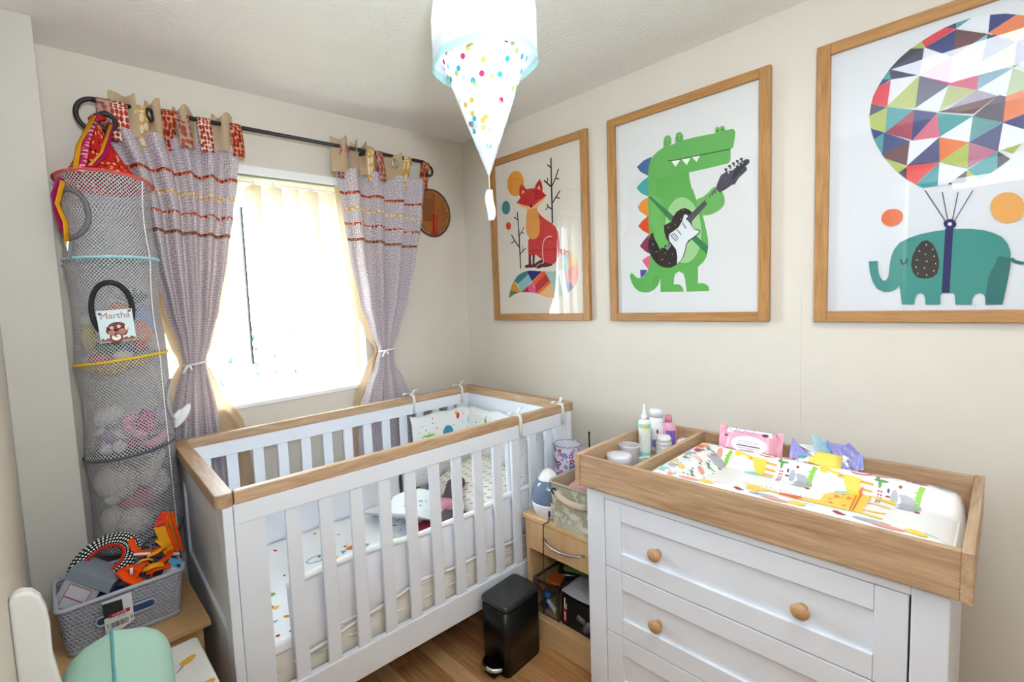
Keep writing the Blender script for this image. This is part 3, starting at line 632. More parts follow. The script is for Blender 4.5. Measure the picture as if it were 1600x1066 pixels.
def curtain(label, edges, ledges, top, bot, NF, ph, stripes, tabs, headers, eyelets, tie):
    x0 = lerp(edges, 2)[0]
    t = thing('curtain', label, 'curtain', ((edges[0][1]+edges[0][2])/2, RY, top), 'tied-back curtains at the window')
    W = .95; zt = tie[0]
    def P(s, z, ed=edges, dy=0.0, af=1.0):
        xl, xr = lerp(ed, z); g = min(1, abs(z-zt)/.33); g = g*g*(3-2*g)
        yb = RY+.004+(.036 if z < 1.15 else .036*max(0, (1.5-z)/.35) if z < 1.5 else 0)
        A = .010+.021*g if z > zt else .010+.010*g
        A *= af
        w_ = s+.018*math.sin(4*PI*s+ph+z*1.3)*g
        y = yb+A*math.sin(2*PI*NF*w_+ph+.5*math.sin(2.3*z))+.25*A*math.sin(4.7*PI*NF*s+ph*2)
        return (xl+(xr-xl)*w_, y+dy*(1 if z > zt+.15 else .62), z)
    NU = NF*12
    MB().grid(lambda u, v: P(u, top+(bot-top)*v), NU, 64, uvf=lambda u, v: (u*W, (top-bot)*(1-v))).build('panel', CURT, t)
    ltop = top-.01
    MB().grid(lambda u, v: P(u, ltop+(bot+.02-ltop)*v, ledges, .042, .45), NU, 48, uvf=lambda u, v: (u*W, v)).build('lining', LINING, t)
    for zc, sl, m in stripes:
        MB().grid(lambda u, v: P(u, zc+sl*(u-.5)+.0068*(1-2*v), edges, -.003), NU, 2, uvf=lambda u, v: (u*W, v*.0136)).build('ribbon', m, t)
    for s_, m, wd, lift in tabs:
        p = P(s_, top-.03); pts = [(p[1]-.008, top-.045), (p[1]-.008, top), (RY-.0125, RZ-.02), (RY-.0115, RZ+.005+lift*.3), (RY, RZ+.0125+lift), (RY+.0115, RZ+.005+lift*.3), (RY+.0125, RZ-.02), (p[1]+.008, top)]
        # clean seam along both edges
        MB().grid(lambda u, v, p=p, pts=pts, wd=wd: (lambda q: (p[0]+(u-.5)*wd, q[0]-.002*math.sin(PI*u), q[1]))(
            (lambda k, f: (pts[k][0]+(pts[k+1][0]-pts[k][0])*f, pts[k][1]+(pts[k+1][1]-pts[k][1])*f))(min(int(v*7), 6), v*7-min(int(v*7), 6))), 3, 21, uvf=lambda u, v, s_=s_: (u*.06+s_*3, v*.3)).build('tab', m, t, solid=.0015)
    for xa, xb, zh, nw in headers:
        MB().grid(lambda u, v: (xa+(xb-xa)*u+.012*math.sin(2*PI*nw*u+1)*v, RY+.006+.03*math.sin(2*PI*nw*u+ph)*(.35+.65*v), top-.02+(zh-top+.02+.012*math.sin(2*PI*nw*u*1.5+ph))*v), int(16*nw), 8).build('header_fold', LINING, t)
    for ex, ez, m, ang in eyelets:
        MB().ring((ex, RY-.02, ez), .021, .005, frame_mat((0, 0, 0), (math.cos(ang), math.sin(ang), 0), (0, 0, 1)), 24).build('eyelet', m, t)
    zt, xa, xb = tie; pts = []
    for i in range(24):
        a = 2*PI*i/24; pts.append(((xa+xb)/2+(xb-xa)/2*1.04*math.cos(a), RY+.022+.036*math.sin(a), zt+.006*math.cos(a+.5)))
    MB().tube(pts, .0045, 6, 0, True).tube([(xa+.015, RY-.012, zt), (xa-.002, RY-.02, zt-.012), (xa-.012, RY-.02, zt-.03)], .006, 6).tube([(xa+.015, RY-.012, zt), (xa+.02, RY-.026, zt-.02)], .005, 6).build('tie_cord', CREAM, t)
    return t
def strp(zs, slope): return [(z, slope, m) for z, m in zip(zs, (RED2, YEL1, RED1, BRN1))]
eL = [(2.14, -1.72, -1.237), (2.0, -1.67, -1.257), (1.87, -1.63, -1.283), (1.68, -1.605, -1.322), (1.47, -1.57, -1.368), (1.33, -1.535, -1.408), (1.245, -1.52, -1.436), (1.17, -1.545, -1.42), (1.07, -1.575, -1.405), (.95, -1.60, -1.395), (.72, -1.62, -1.38)]
lL = [(2.14, -1.72, -1.24), (1.87, -1.635, -1.282), (1.68, -1.615, -1.305), (1.47, -1.60, -1.345), (1.33, -1.56, -1.395), (1.245, -1.525, -1.43), (1.17, -1.57, -1.395), (1.07, -1.60, -1.35), (.95, -1.625, -1.29), (.72, -1.64, -1.27)]
curtain('lilac dotted tab-top curtain tied back at the left of the window', eL, lL, 2.14, .46, 5, .6, strp((2.005, 1.925, 1.846, 1.771), -.02),
        [(.03, DUSK, .06, 0), (.115, RED1, .058, 0), (.25, YEL1, .052, 0), (.44, RED2, .05, .004), (.56, DUSK, .05, 0), (.72, RED1, .05, 0), (.975, RED2, .05, 0)],
        [(-1.70, -1.60, 2.275, .6), (-1.585, -1.525, 2.262, .8), (-1.49, -1.405, 2.26, 1.2), (-1.345, -1.262, 2.262, .9)], [(-1.567, 2.205, BLACK, .9)], (1.243, -1.522, -1.434))
eR = [(2.125, -.762, -.205), (1.92, -.74, -.232), (1.70, -.715, -.297), (1.47, -.675, -.37), (1.30, -.62, -.435), (1.203, -.574, -.478), (1.12, -.60, -.462), (1.0, -.665, -.40), (.93, -.70, -.372), (.72, -.73, -.33)]
lR = [(2.125, -.77, -.21), (1.92, -.75, -.235), (1.70, -.728, -.302), (1.47, -.70, -.375), (1.30, -.648, -.44), (1.203, -.582, -.476), (1.12, -.64, -.465), (1.0, -.70, -.405), (.93, -.725, -.378), (.72, -.745, -.34)]
curtain('lilac dotted tab-top curtain tied back at the right of the window', eR, lR, 2.125, .46, 4, 2.0, strp((1.995, 1.92, 1.843, 1.765), -.035),
        [(.055, DUSK, .05, 0), (.30, YEL1, .045, 0), (.42, DUSK, .04, 0), (.72, YEL1, .05, 0), (.985, RED2, .045, -.03)],
        [(-.80, -.70, 2.27, .7), (-.69, -.565, 2.26, 2.2), (-.52, -.385, 2.245, .5)], [(-.446, 2.185, CHROME, .25)], (1.203, -.576, -.476))

# wooden half-disc ornament with red tassel on the wall by the rod's right end
orn = thing('wall_ornament', 'brown wooden disc ornament with red tassel beside the right curtain', 'ornament', (-.105, YW-.012, 1.972))
OC = (-.118, 1.968); OR = .135
ob = MB(); nn = 44
body = [(OC[0]+OR*.82*math.cos(2*PI*i/nn), OC[1]+OR*.82*math.sin(2*PI*i/nn)) for i in range(nn)]
ob.prism(body, YW-.012, YW-.004, 'y')
for i in range(nn):
    a = 2*PI*i/nn; da = 2*PI/nn*(.22 if i % 11 else .9)
    ob.prism([(OC[0]+OR*r_*math.cos(a+q), OC[1]+OR*r_*math.sin(a+q)) for r_, q in ((.81, -da), (1, -da), (1, da), (.81, da))], YW-.012, YW-.004, 'y')
DW = wood('ornament_wood', '#a9662c', '#8a4d1c', 'z', 1.2)
ob.build('disc', DW, orn)
MB().ring((OC[0], YW-.008, OC[1]), OR, .005, FR1, 44).build('rim', mat('dark_burnt_wood', '#4a2c16', .6), orn)
MB().prism([(OC[0]-.075, OC[1]+.085), (OC[0]+.005, OC[1]+.075), (OC[0]-.02, OC[1]-.05), (OC[0]-.07, OC[1]-.045)], YW-.016, YW-.012, 'y').build('carved_inlay', wood('inlay_wood', '#8f5426', '#744018', 'z'), orn)
RC = mat('red_thread', '#c2181c', .7)
MB().tube([(OC[0]+.012, YW-.016, OC[1]+.115), (OC[0]+.006, YW-.018, OC[1]+.06), (OC[0]+.002, YW-.02, OC[1])], .002, 6).tube([(OC[0]+.002, YW-.02, OC[1]+.01), (OC[0]+.03, YW-.017, OC[1]-.035)], .0012, 5).build('cord', RC, orn)
MB().lathe([(.001, 0), (.006, -.006), (.007, -.03), (.0105, -.125), (.0, -.126)], (OC[0]+.002, YW-.024, OC[1]), 10).build('tassel', RC, orn)
MB().ball((OC[0]+.002, YW-.024, OC[1]), .007, 0, 8).build('bead', mat('gold_bead', '#d8a23a', .3, .8), orn)

# ------------------------------------------------------------------ framed animal prints on the right wall
PAPER = {'fox': mat('print_paper_cream', '#e4ddd2', .9), 'croc': mat('print_paper_white', '#e3e4e4', .9), 'ele': mat('print_paper_cool', '#dfe2e8', .9)}
AM = [mat('print_ink_%02d' % i, c, .8, spec=.2) for i, c in enumerate(ART_COLOURS)]
def picture(key, yl, label, plabel, tilt=0):
    W_, H_, z0 = .642, .922, 1.32; fw_ = .036
    t = thing('framed_print', label, 'picture', (XW-.012, yl-W_/2, z0+H_/2), 'framed animal prints along the right wall')
    xa, xb = XW-.026, XW-.002; yr = yl-W_
    for nm, a in (('l', (yl-fw_, yl, z0, z0+H_)), ('r', (yr, yr+fw_, z0, z0+H_))): MB().box(xa, xb, *a).build('frame_bar', FRAMEZ, t, bevel=.0025)
    for a in ((yr+fw_, yl-fw_, z0, z0+fw_), (yr+fw_, yl-fw_, z0+H_-fw_, z0+H_)): MB().box(xa, xb, *a).build('frame_bar', FRAMEY, t, bevel=.0025)
    MB().box(XW-.010, XW-.006, yr+.02, yl-.02, z0+.02, z0+H_-.02).build('paper', PAPER[key], t)
    b = MB()
    for i, (ci, p) in enumerate(ART[key]):
        xx = XW-.0102-i*.00004; pts = []
        for k in range(0, len(p), 2):
            pts.append((xx, yl-min(max(p[k], fw_*1000-2), W_*1000-fw_*1000+2)/1000, z0+p[k+1]/1000))
        b.add(pts, [tuple(range(len(pts)))], ci)
    tag(b.build('printed_picture', AM, t), plabel)
    MB().box(XW-.0195, XW-.0175, yr+.03, yl-.03, z0+.03, z0+H_-.03).build('glazing', PGLASS, t)
picture('fox', -.094, 'oak-framed print of a sitting red fox, nearest the corner', 'print of a red fox with a patchwork tail and bare branches')
picture('croc', -.845, 'oak-framed print of a green crocodile playing guitar', 'print of a green crocodile with an electric guitar')
picture('ele', -1.62, 'oak-framed print of a teal elephant under a patchwork balloon', 'print of a teal elephant hanging from a patchwork balloon')

# ------------------------------------------------------------------ pendant shade
PX, PY = -.98, -1.135
pn = thing('pendant_shade', 'white balloon-shaped pendant light shade hanging from the ceiling', 'ceiling light', (PX, PY, ZC))
def sheer(name, col, tr): return cloth(name, col, tr, .9, .05, 500)
SH = sheer('shade_cotton', '#e4e9f0', .25); AQ = sheer('aqua_trim', '#b9e6ea', .4)
MB().lathe([(0, ZC), (.05, ZC), (.048, ZC-.02), (.012, ZC-.03), (0, ZC-.03)], (PX, PY, 0), 20).build('ceiling_rose', UPVC, pn)
zr = 2.105
def octo(r, z, n=32):  # softly faceted drum
    return [(r*(1+.018*math.cos(8*2*PI*i/n))*math.cos(2*PI*i/n), r*(1+.018*math.cos(8*2*PI*i/n))*math.sin(2*PI*i/n), z) for i in range(n)]
def loft(b, rings, mi=0):
    n = len(rings[0]); o = [(PX+p[0], PY+p[1], p[2]) for r_ in rings for p in r_]
    b.add(o, [(j*n+i, j*n+(i+1) % n, (j+1)*n+(i+1) % n, (j+1)*n+i) for j in range(len(rings)-1) for i in range(n)], mi, True, [(i*.03, p[2]) for r_ in rings for i, p in enumerate(r_)]); return b
loft(MB(), [octo(.012, ZC-.03), octo(.06, ZC-.06), octo(.108, ZC-.115), octo(.131, ZC-.165), octo(.137, 2.21), octo(.137, zr-.01)]).build('drum', SH, pn)
loft(MB(), [octo(.1385, zr-.008), octo(.1395, zr-.030)]).build('trim_band', AQ, pn)
MB().lathe([(.120, zr+.05), (.120, zr+.02), (.118, zr), (.002, 1.79), (0, 1.79)], (PX, PY, 0), 40).build('cone', SH, pn)
rd = random.Random(11); db = MB(); pal = ['#cf3f6e', '#3fb0cc', '#dcc060', '#bcd488', '#bfe6e6', '#d2d8ee', '#e0cca0']
for k in range(125):
    z = 1.82+(zr-1.82)*math.sqrt(rd.random()); a = rd.uniform(0, 2*PI); rr = (z-1.79)/(zr-1.79)*.118+.0012
    if rr < .012: continue
    sl = math.atan2(.118, zr-1.79); c = Vector((PX+rr*math.cos(a), PY+rr*math.sin(a), z)); ta = Vector((-math.sin(a), math.cos(a), 0)); tz = Vector((math.sin(sl)*math.cos(a), math.sin(sl)*math.sin(a), math.cos(sl))); nrm = ta.cross(tz)
    s_ = min(.0072, rr*.3)
    db.add([c+nrm*.0004+ta*s_*math.cos(2*PI*i/9)+tz*s_*math.sin(2*PI*i/9) - nrm*(s_*math.cos(2*PI*i/9))**2/(2*rr) for i in range(9)], [tuple(range(9))], rd.choice((0, 1, 2, 3, 4, 5, 6, 1)))
o = db.build('spots', [cloth('shade_spot_%d' % i, c, .25) for i, c in enumerate(pal)], pn); o['kind'] = 'stuff'
MB().tube([(PX, PY, 1.79), (PX, PY, 1.75)], .0016, 6).build('tail_cord', mat('yellow_cord', '#dcd28a', .8), pn)
MB().grid(lambda u, v: (PX+(u-.5)*.02*(1-.5*abs(2*v-1)**4), PY-(u-.5)*.012+.004*math.sin(6*v), 1.753-.083*v), 4, 12).build('tail_tag', cells('tag_print', '#eef2f6', ['#7fb0d0', '#4a80a8'], 60, .35, .8), pn, solid=.004)
bl_ = bpy.data.lights.new('pendant_bulb', 'POINT'); bl_.energy = .8; bl_.color = (1, .95, .86); bl_.shadow_soft_size = .03
bo = bpy.data.objects.new('pendant_bulb', bl_); COL.objects.link(bo); bo.location = (PX, PY, 2.2)

# ------------------------------------------------------------------ cot (its own axes: x along, y from back rail to front rail)
TH = -.05; CT = Matrix(((math.cos(TH), math.sin(TH), 0, -1.577), (math.sin(TH), -math.cos(TH), 0, .055), (0, 0, 1, 0), (0, 0, 0, 1)))
CLN, CWD, CH = 1.536, .734, .95
def CB(): return MB(CT)
def cw(x, y, z): return CT @ Vector((x, y, z))
crib = thing('cot_bed', 'white slatted cot bed with oak top rails under the window', 'cot', cw(CLN/2, CWD/2, 0))
def fixn(o):  # the cot's frame is mirrored, so turn faces outward again
    b = bmesh.new(); b.from_mesh(o.data); bmesh.ops.recalc_face_normals(b, faces=b.faces); b.to_mesh(o.data); b.free(); return o
for x0, x1, xi in ((0, .028, 0), (CLN-.028, CLN, 1)):
    p = CB().box(x0, x1, 0, .075, 0, .911).box(x0, x1, CWD-.075, CWD, 0, .911).box(x0, x1, .075, CWD-.075, .80, .911).box(x0, x1, .075, CWD-.075, .20, .52)
    fixn(p.build('end_frame', WHITE, crib, bevel=.003))
    fixn(CB().box(x0+.009, x1-.009, .07, CWD-.07, .5, .82).build('end_panel', WHITE, crib))
    ra = rrect(x0-.018 if not xi else x0-.005, x1+.005 if not xi else x1+.018, -.004, CWD+.004, .018)
    fixn(CB().prism(ra, .911, .95).build('end_rail', OAKY, crib, bevel=.003))
for y0, y1 in ((0, .028), (CWD-.028, CWD)):
    a, b = .034, CLN-.034
    fixn(CB().box(a, b, y0+.001, y1-.001, .911, .9495).build('side_rail', OAKX, crib, bevel=.003))
    fixn(CB().box(.03, CLN-.03, y0+.002, y1-.002, .853, .911).build('upper_rail', WHITE, crib, bevel=.002))
    fixn(CB().box(.03, CLN-.03, y0+.002, y1-.002, .198, .302).build('lower_rail', WHITE, crib, bevel=.003))
    for xa, xb in ((.03, .115), (CLN-.115, CLN-.03)):
        fixn(CB().box(xa, xb, y0+.004, y1-.004, .30, .855).build('stile', WHITE, crib, bevel=.002))
    for k in range(12):
        xc = .198+k*.10745
        fixn(CB().box(xc-.023, xc+.023, y0+.007, y1-.007, .30, .855).build('slat', WHITE, crib, bevel=.003))
fixn(CB().box(.03, CLN-.03, .03, CWD-.03, .27, .285).build('mattress_base', mat('base_board', '#b89a74', .7), crib))

# mattress with printed sheet
mt = thing('cot_mattress', 'cot mattress with pleated cream side and printed white sheet', 'mattress', cw(CLN/2, CWD/2, .285))
PLEAT = cloth('pleated_cream', '#e6e0d4', 0); SHEET = cloth('sheet_white', '#f3f4f6', 0)
def side_wave(x): return .004*math.sin(x*95)+.003*math.sin(x*43+1)
b = CB(); n = 120
for y, sg in ((CWD-.045, 1), (.045, -1)):
    b.grid(lambda u, v, y=y, sg=sg: (.035+(CLN-.07)*u, y+sg*side_wave(u*CLN+.35*v)*math.sin(PI*min(1, v*1.1)), .287+.113*v), n, 5)
b.grid(lambda u, v: (.035+.004*math.sin(u*60), .045+(CWD-.09)*u, .287+.113*v), 50, 3); b.grid(lambda u, v: (CLN-.035, .045+(CWD-.09)*u, .287+.113*v), 30, 3)
b.box(.04, CLN-.04, .05, CWD-.05, .287, .39)
fixn(b.build('mattress_side', PLEAT, mt))
fixn(CB().prism(rrect(.034, CLN-.034, .043, CWD-.043, .03), .388, .428).build('sheet', SHEET, mt, bevel=.012, seg=3))
fixn(CB().tube([(.036, CWD-.043, .395), (CLN-.036, CWD-.043, .395)], .004, 6).tube([(.036, CWD-.045, .335), (CLN-.036, CWD-.045, .335)], .0035, 6).build('piping', CREAM, mt))
PR = [cloth('print_'+k, c, 0) for k, c in (('red', '#d9402e'), ('orange', '#e8823a'), ('teal', '#6ab4bc'), ('aqua', '#9fd0d8'), ('green', '#86b84a'), ('blue', '#6f9fc4'), ('yellow', '#e6c060'), ('crimson', '#c22a44'), ('grey', '#a8b4b8'), ('petrol', '#3f8fae'))]
def blob(cx, cy, rx, ry, rot=0, n=10):
    return [(cx+rx*math.cos(2*PI*i/n)*math.cos(rot)-ry*math.sin(2*PI*i/n)*math.sin(rot), cy+rx*math.cos(2*PI*i/n)*math.sin(rot)+ry*math.sin(2*PI*i/n)*math.cos(rot)) for i in range(n)]
def ringp(cx, cy, rx, ry, t, n=16):
    o = blob(cx, cy, rx, ry, 0, n); i_ = blob(cx, cy, rx-t, ry-t, 0, n)
    return [[o[k], o[(k+1) % n], i_[(k+1) % n], i_[k]] for k in range(n)]
def decals(b, items, fn, up=None, fine=0):
    """flat printed shapes: fn maps print coordinates onto the surface; up keeps overlapping shapes apart by a hair;
    fine cuts large shapes into small triangles so that they follow a curved surface"""
    k = 0; up = Vector(up or (0, 0, 0))
    for mi, polys in items:
        k += 1
        for p in polys:
            fs = [tuple(range(len(p)))]
            if fine:
                m = bmesh.new(); m.faces.new([m.verts.new((q[0], q[1], 0)) for q in p]); bmesh.ops.triangulate(m, faces=m.faces)
                for _ in range(4):
                    lg = [e for e in m.edges if e.calc_length() > fine]
                    if not lg: break
                    bmesh.ops.subdivide_edges(m, edges=lg, cuts=1); bmesh.ops.triangulate(m, faces=m.faces)
                m.normal_update()
                for f in m.faces:
                    if f.normal.z < 0: f.normal_flip()
                m.verts.index_update(); p = [(v.co.x, v.co.y) for v in m.verts]; fs = [tuple(v.index for v in f.verts) for f in m.faces]; m.free()
            b.add([Vector(fn(*q))+up*k for q in p], fs, mi)
rs = random.Random(5); it = []
def bird(cx, cy, s, c, c2):
    return [(c, [blob(cx, cy, .045*s, .022*s, .2)]), (c2, [blob(cx+.045*s, cy+.02*s, .016*s, .015*s), [(cx-.04*s, cy), (cx-.075*s, cy+.025*s), (cx-.07*s, cy-.012*s)]]), (6, [[(cx+.058*s, cy+.02*s), (cx+.075*s, cy+.016*s), (cx+.058*s, cy+.012*s)]])]
def cloud(cx, cy, s, c): return [(c, ringp(cx, cy, .05*s, .022*s, .005)), (c, ringp(cx+.03*s, cy+.018*s, .028*s, .018*s, .004))]
it += cloud(.43, .31, 1.1, 5)+bird(.585, .33, .9, 1, 2)+cloud(.86, .27, 1.2, 3)+[(1, [blob(.99, .42, .018, .012)]), (4, [blob(.96, .45, .02, .007, .4)])]
it += bird(.155, .50, .7, 7, 6)+[(4, [blob(.20, .43, .014, .012)]), (1, [blob(.20, .585, .011, .007, .6)]), (2, [blob(.16, .585, .012, .004)]), (7, [blob(.145, .66, .007, .006), blob(.185, .665, .006, .005)]), (0, [blob(.44, .40, .012, .009)]), (2, [blob(.55, .42, .016, .006, .7), blob(.22, .30, .012, .008)])]
for _ in range(70): it.append((rs.randrange(10), [blob(rs.uniform(.1, 1.42), rs.uniform(.1, .66), rs.uniform(.004, .012), rs.uniform(.003, .007), rs.uniform(0, 3), 7)]))
b = CB(); decals(b, it, lambda x, y: (x, y, .4288), (0, 0, 2e-5)); tag(fixn(b.build('sheet_print', PR, mt)), 'scattered coloured birds, clouds and leaves printed on white sheet', kind='stuff')

# plain white mesh liners
LN = cloth('liner_white', '#eef0f6', .1)
def liner(label, yl, x0, x1, zt, zb, xs, side):
    t = thing('cot_liner', label, 'cot liner', cw((x0+x1)/2, yl, .45)); N_ = 60
    def top(u): return zt+.012*math.sin(u*7+1)-.02*max(0, .12-u)/.12
    def bot(u): return zb(u)
    def P(u, v, d=0): return (x0+(x1-x0)*u, yl+side*(.004*math.sin(u*25+4*v)+.006*math.sin(PI*v)+d), bot(u)+(top(u)-bot(u))*v)
    fixn(CB().grid(P, N_, 10).build('liner_panel', LN, t, solid=.008))
    fixn(CB().tube([(lambda p: (p[0], p[1], p[2]+.004))(P(i/40, 1)) for i in range(41)], .011, 7).build('top_binding', CREAM, t))
    fixn(CB().tube([P(i/40, 0, .004) for i in range(41)], .006, 6).build('bottom_binding', CREAM, t))
    return t
def zb_f(u):
    tb = [(-9, .35), (0, .352), (.12, .365), (.4, .412), (.62, .402), (1, .39)]
    for a, c in zip(tb, tb[1:]):
        if u <= c[0]: t = (u-a[0])/(c[0]-a[0]); return a[1]+(c[1]-a[1])*t
    return .39
lf = liner('white padded liner along the front slats of the cot', CWD-.041, .175, 1.36, .595, zb_f, 0, 1)
liner('white padded liner along the back slats of the cot', .052, .06, .99, .61, lambda u: .432, 0, -1)

# printed bumper round the head end, with ties over the rail
bp = thing('cot_bumper', 'white bumper with coloured dots and owls tied round the cot head', 'cot bumper', cw(1.45, .36, .6))
BUMP = cloth('bumper_white', '#f0f2f2', .1)
path = [(1.075, .055)]+[(1.075+.4*i/8, .055+.004*math.sin(i)) for i in range(1, 8)]+[(1.462, .06), (1.472, .075)]+[(1.474, .09+.55*i/10) for i in range(11)]+[(1.47, .668), (1.455, .682)]+[(1.44-.28*i/6, .684) for i in range(7)]
def bz(i):
    x, y = path[i]; f = .47 if y < .6 else .60
    return f, .845-.012*abs(math.sin(i*.9))
def BPt(u, v, d=0):
    k = u*(len(path)-1); i = min(int(k), len(path)-2); f = k-i
    x = path[i][0]+(path[i+1][0]-path[i][0])*f; y = path[i][1]+(path[i+1][1]-path[i][1])*f
    z0 = bz(i)[0]+(bz(i+1)[0]-bz(i)[0])*f; z1 = bz(i)[1]+(bz(i+1)[1]-bz(i)[1])*f
    cx, cy = 1.2, .37; dx, dy = cx-x, cy-y; l = math.hypot(dx, dy); pf = .012*math.sin(PI*v)**.5+d
    return (x+dx/l*pf, y+dy/l*pf, z0+(z1-z0)*v)
fixn(CB().grid(BPt, 70, 10).build('bumper_pad', BUMP, bp, solid=.006))
fixn(CB().tube([BPt(i/50, 1) for i in range(51)], .006, 6).build('piping', cloth('aqua_piping', '#c4e2e0', 0), bp))
it = []
for _ in range(170): it.append((rs.choice((0, 7, 3, 2, 6, 6, 1, 4, 9)), [blob(rs.uniform(.01, .99), rs.uniform(.06, .96), .0030, .0100, 0, 8)]))
it += [(9, [blob(.170, .68, .026, .12, 0, 16)]), (5, [blob(.172, .60, .016, .09)]), (0, [blob(.222, .90, .008, .05), blob(.62, .4, .008, .04)]), (6, [blob(.214, .96, .006, .03)]), (4, [blob(.07, .72, .02, .03, 1.2), blob(.35, .45, .014, .07), blob(.42, .82, .007, .09)]), (3, [blob(.29, .82, .012, .07)])]
b = CB(); decals(b, it, lambda u, v: BPt(u, v, .0105 if 0 else .0082)); fixn(b.build('bumper_print', PR, bp))['kind'] = 'stuff'
b = CB(); decals(b, it, lambda u, v: BPt(u, v, -.0082)); fixn(b.build('bumper_print_outside', PR, bp))['kind'] = 'stuff'
for tx, ty, out in ((1.186, CWD-.014, 1), (1.467, CWD-.014, 1), (1.455, .014, -1), (1.121, .014, -1)):
    yo = ty+.0165*out if out > 0 else ty+.0165
    b = CB()
    b.tube([(tx, yo+.001, .86), (tx+.002, yo+.002, .93), (tx, yo, .952), (tx-.004, ty, .956), (tx, ty-(.0165*out if out > 0 else .017), .95), (tx, ty-(.0175 if out > 0 else .0185), .84)], .0075, 6, 0, False, .22)
    for sg, ln in ((-1, .055), (1, .042)):
        b.tube([(tx, ty+.004, .958), (tx+sg*ln*.5, ty-.006, .972+.004*sg), (tx+sg*ln, ty-.004*sg, .966+.012*(sg > 0))], [.004, .008, .007], 6, 0, False, .3)
    b.ball((tx, ty, .96), (.008, .008, .006), 0, 8)
    fixn(b.build('tie_ribbon', CREAM, bp))

# soft things lying at the head end
HERR = cells('herringbone_cream', '#e2dcd2', ['#a8a29a', '#b4aea6'], 60, .20, .1)
cu = thing('cot_cushion', 'cream cushion with fine grey chevrons in the cot corner', 'cushion', cw(1.28, .36, .43))
MC = CT @ Matrix.Translation((1.28, .36, .505)) @ Matrix.Rotation(-.32, 4, 'Y') @ Matrix.Rotation(.15, 4, 'Z')
fixn(MB().pad(-.17, .17, -.24, .24, -.065, .065, .3, 12, 0, MC).build('cushion_cover', cloth('cream_cover', '#e4dfd4', 0), cu))
b = MB(); GR = mat('chevron_grey', '#8f8a84', .9)
for i in range(9):
    for j in range(13):
        x, y = -.145+i*.036, -.21+j*.035; 
        for sg in (1, -1):
            q = []
            for dx, dy in ((0, 0), (.016*1, .016*sg), (.0195, .016*sg-.003), (.0035, -.003)):
                a_, b_ = (x+dx)/.17, (y+dy)/.24; t_ = max(0, (1-min(1, abs(a_))**4)*(1-min(1, abs(b_))**4))**.3
                q.append(MC @ Vector(((x+dx)*(1-.06*b_*b_), (y+dy)*(1-.06*a_*a_), .065*t_+.0012)))
            b.add(q, [(0, 1, 2, 3)])
b.build('chevrons', GR, cu)['kind'] = 'stuff'
def bagp(x, y, d=0):
    a, b_ = x/.16, y/.2; e = max(0, (1-a**4)*(1-b_**4))**.5
    return MB2 @ Vector((x*(1-.1*b_*b_), y*(1-.1*a*a), -.06+e*(.045+.085*math.exp(-2.2*((a+.15)**2+(b_-.1)**2))+.016*math.sin(14*x+9*y)+.013*math.sin(23*y-11*x)+.008*math.sin(41*x))+d))
bk = thing('sleeping_bag', 'white dotted sleeping bag with maroon lining heaped in the cot', 'blanket', cw(.93, .35, .43))
MB2 = CT @ Matrix.Translation((.90, .30, .50)) @ Matrix.Rotation(.5, 4, 'Y') @ Matrix.Rotation(.3, 4, 'X')
fixn(MB().grid(lambda u, v: bagp(-.16+.32*u, -.2+.4*v), 26, 26).grid(lambda u, v: MB2 @ Vector((.16-.32*u, -.2+.4*v, -.06)), 2, 2).build('bag_body', BUMP, bk))
b = MB(); it = [(rs.choice((7, 0, 2, 6, 4, 3, 9)), [blob(rs.uniform(-.14, .14), rs.uniform(-.17, .17), .0055, .0055, 0, 8)]) for _ in range(60)]
decals(b, it, lambda x, y: bagp(x, y, .0015))
fixn(b.build('bag_print', PR, bk))['kind'] = 'stuff'
MAR = cloth('maroon_knit', '#8a3038', 0, bump=.5, bscale=300); PNK = cloth('dusty_pink', '#c98a98', 0); CHA = cloth('charcoal_knit', '#5c4c4e', 0, bump=.6, bscale=250)
fixn(CB().pad(.80, 1.0, .40, .60, .43, .485, .4, 8, 0, None, .08).build('maroon_lining', MAR, bk))
dl = thing('comforter_toy', 'pink and charcoal knitted comforter toy with white label in the cot', 'soft toy', cw(1.06, .45, .43))
fixn(CB().ball((1.0, .43, .495), (.062, .055, .052), 0, 14, None, .06, 2).build('pink_body', PNK, dl))
fixn(CB().ball((.965, .52, .478), (.085, .065, .055), 0, 14, None, .1, 4).build('charcoal_body', CHA, dl))
fixn(CB().tube([cw(0, 0, 0)*0+Vector(p) for p in ((1.03, .42, .50), (1.07, .38, .515), (1.13, .34, .545), (1.18, .32, .55))], [.034, .038, .042, .03], 12).build('charcoal_arm', CHA, dl))
fixn(CB().tube([(1.12, .50, .46), (1.15, .48, .47), (1.19, .49, .46)], [.02, .025, .012], 8).build('maroon_arm', MAR, dl))
fixn(CB().box(-.014, .014, -.002, .002, 0, .055, 0, Matrix.Translation((.985, .555, .515)) @ Matrix.Rotation(.5, 4, 'Y') @ Matrix.Rotation(.3, 4, 'X')).build('care_label', CREAM, dl))

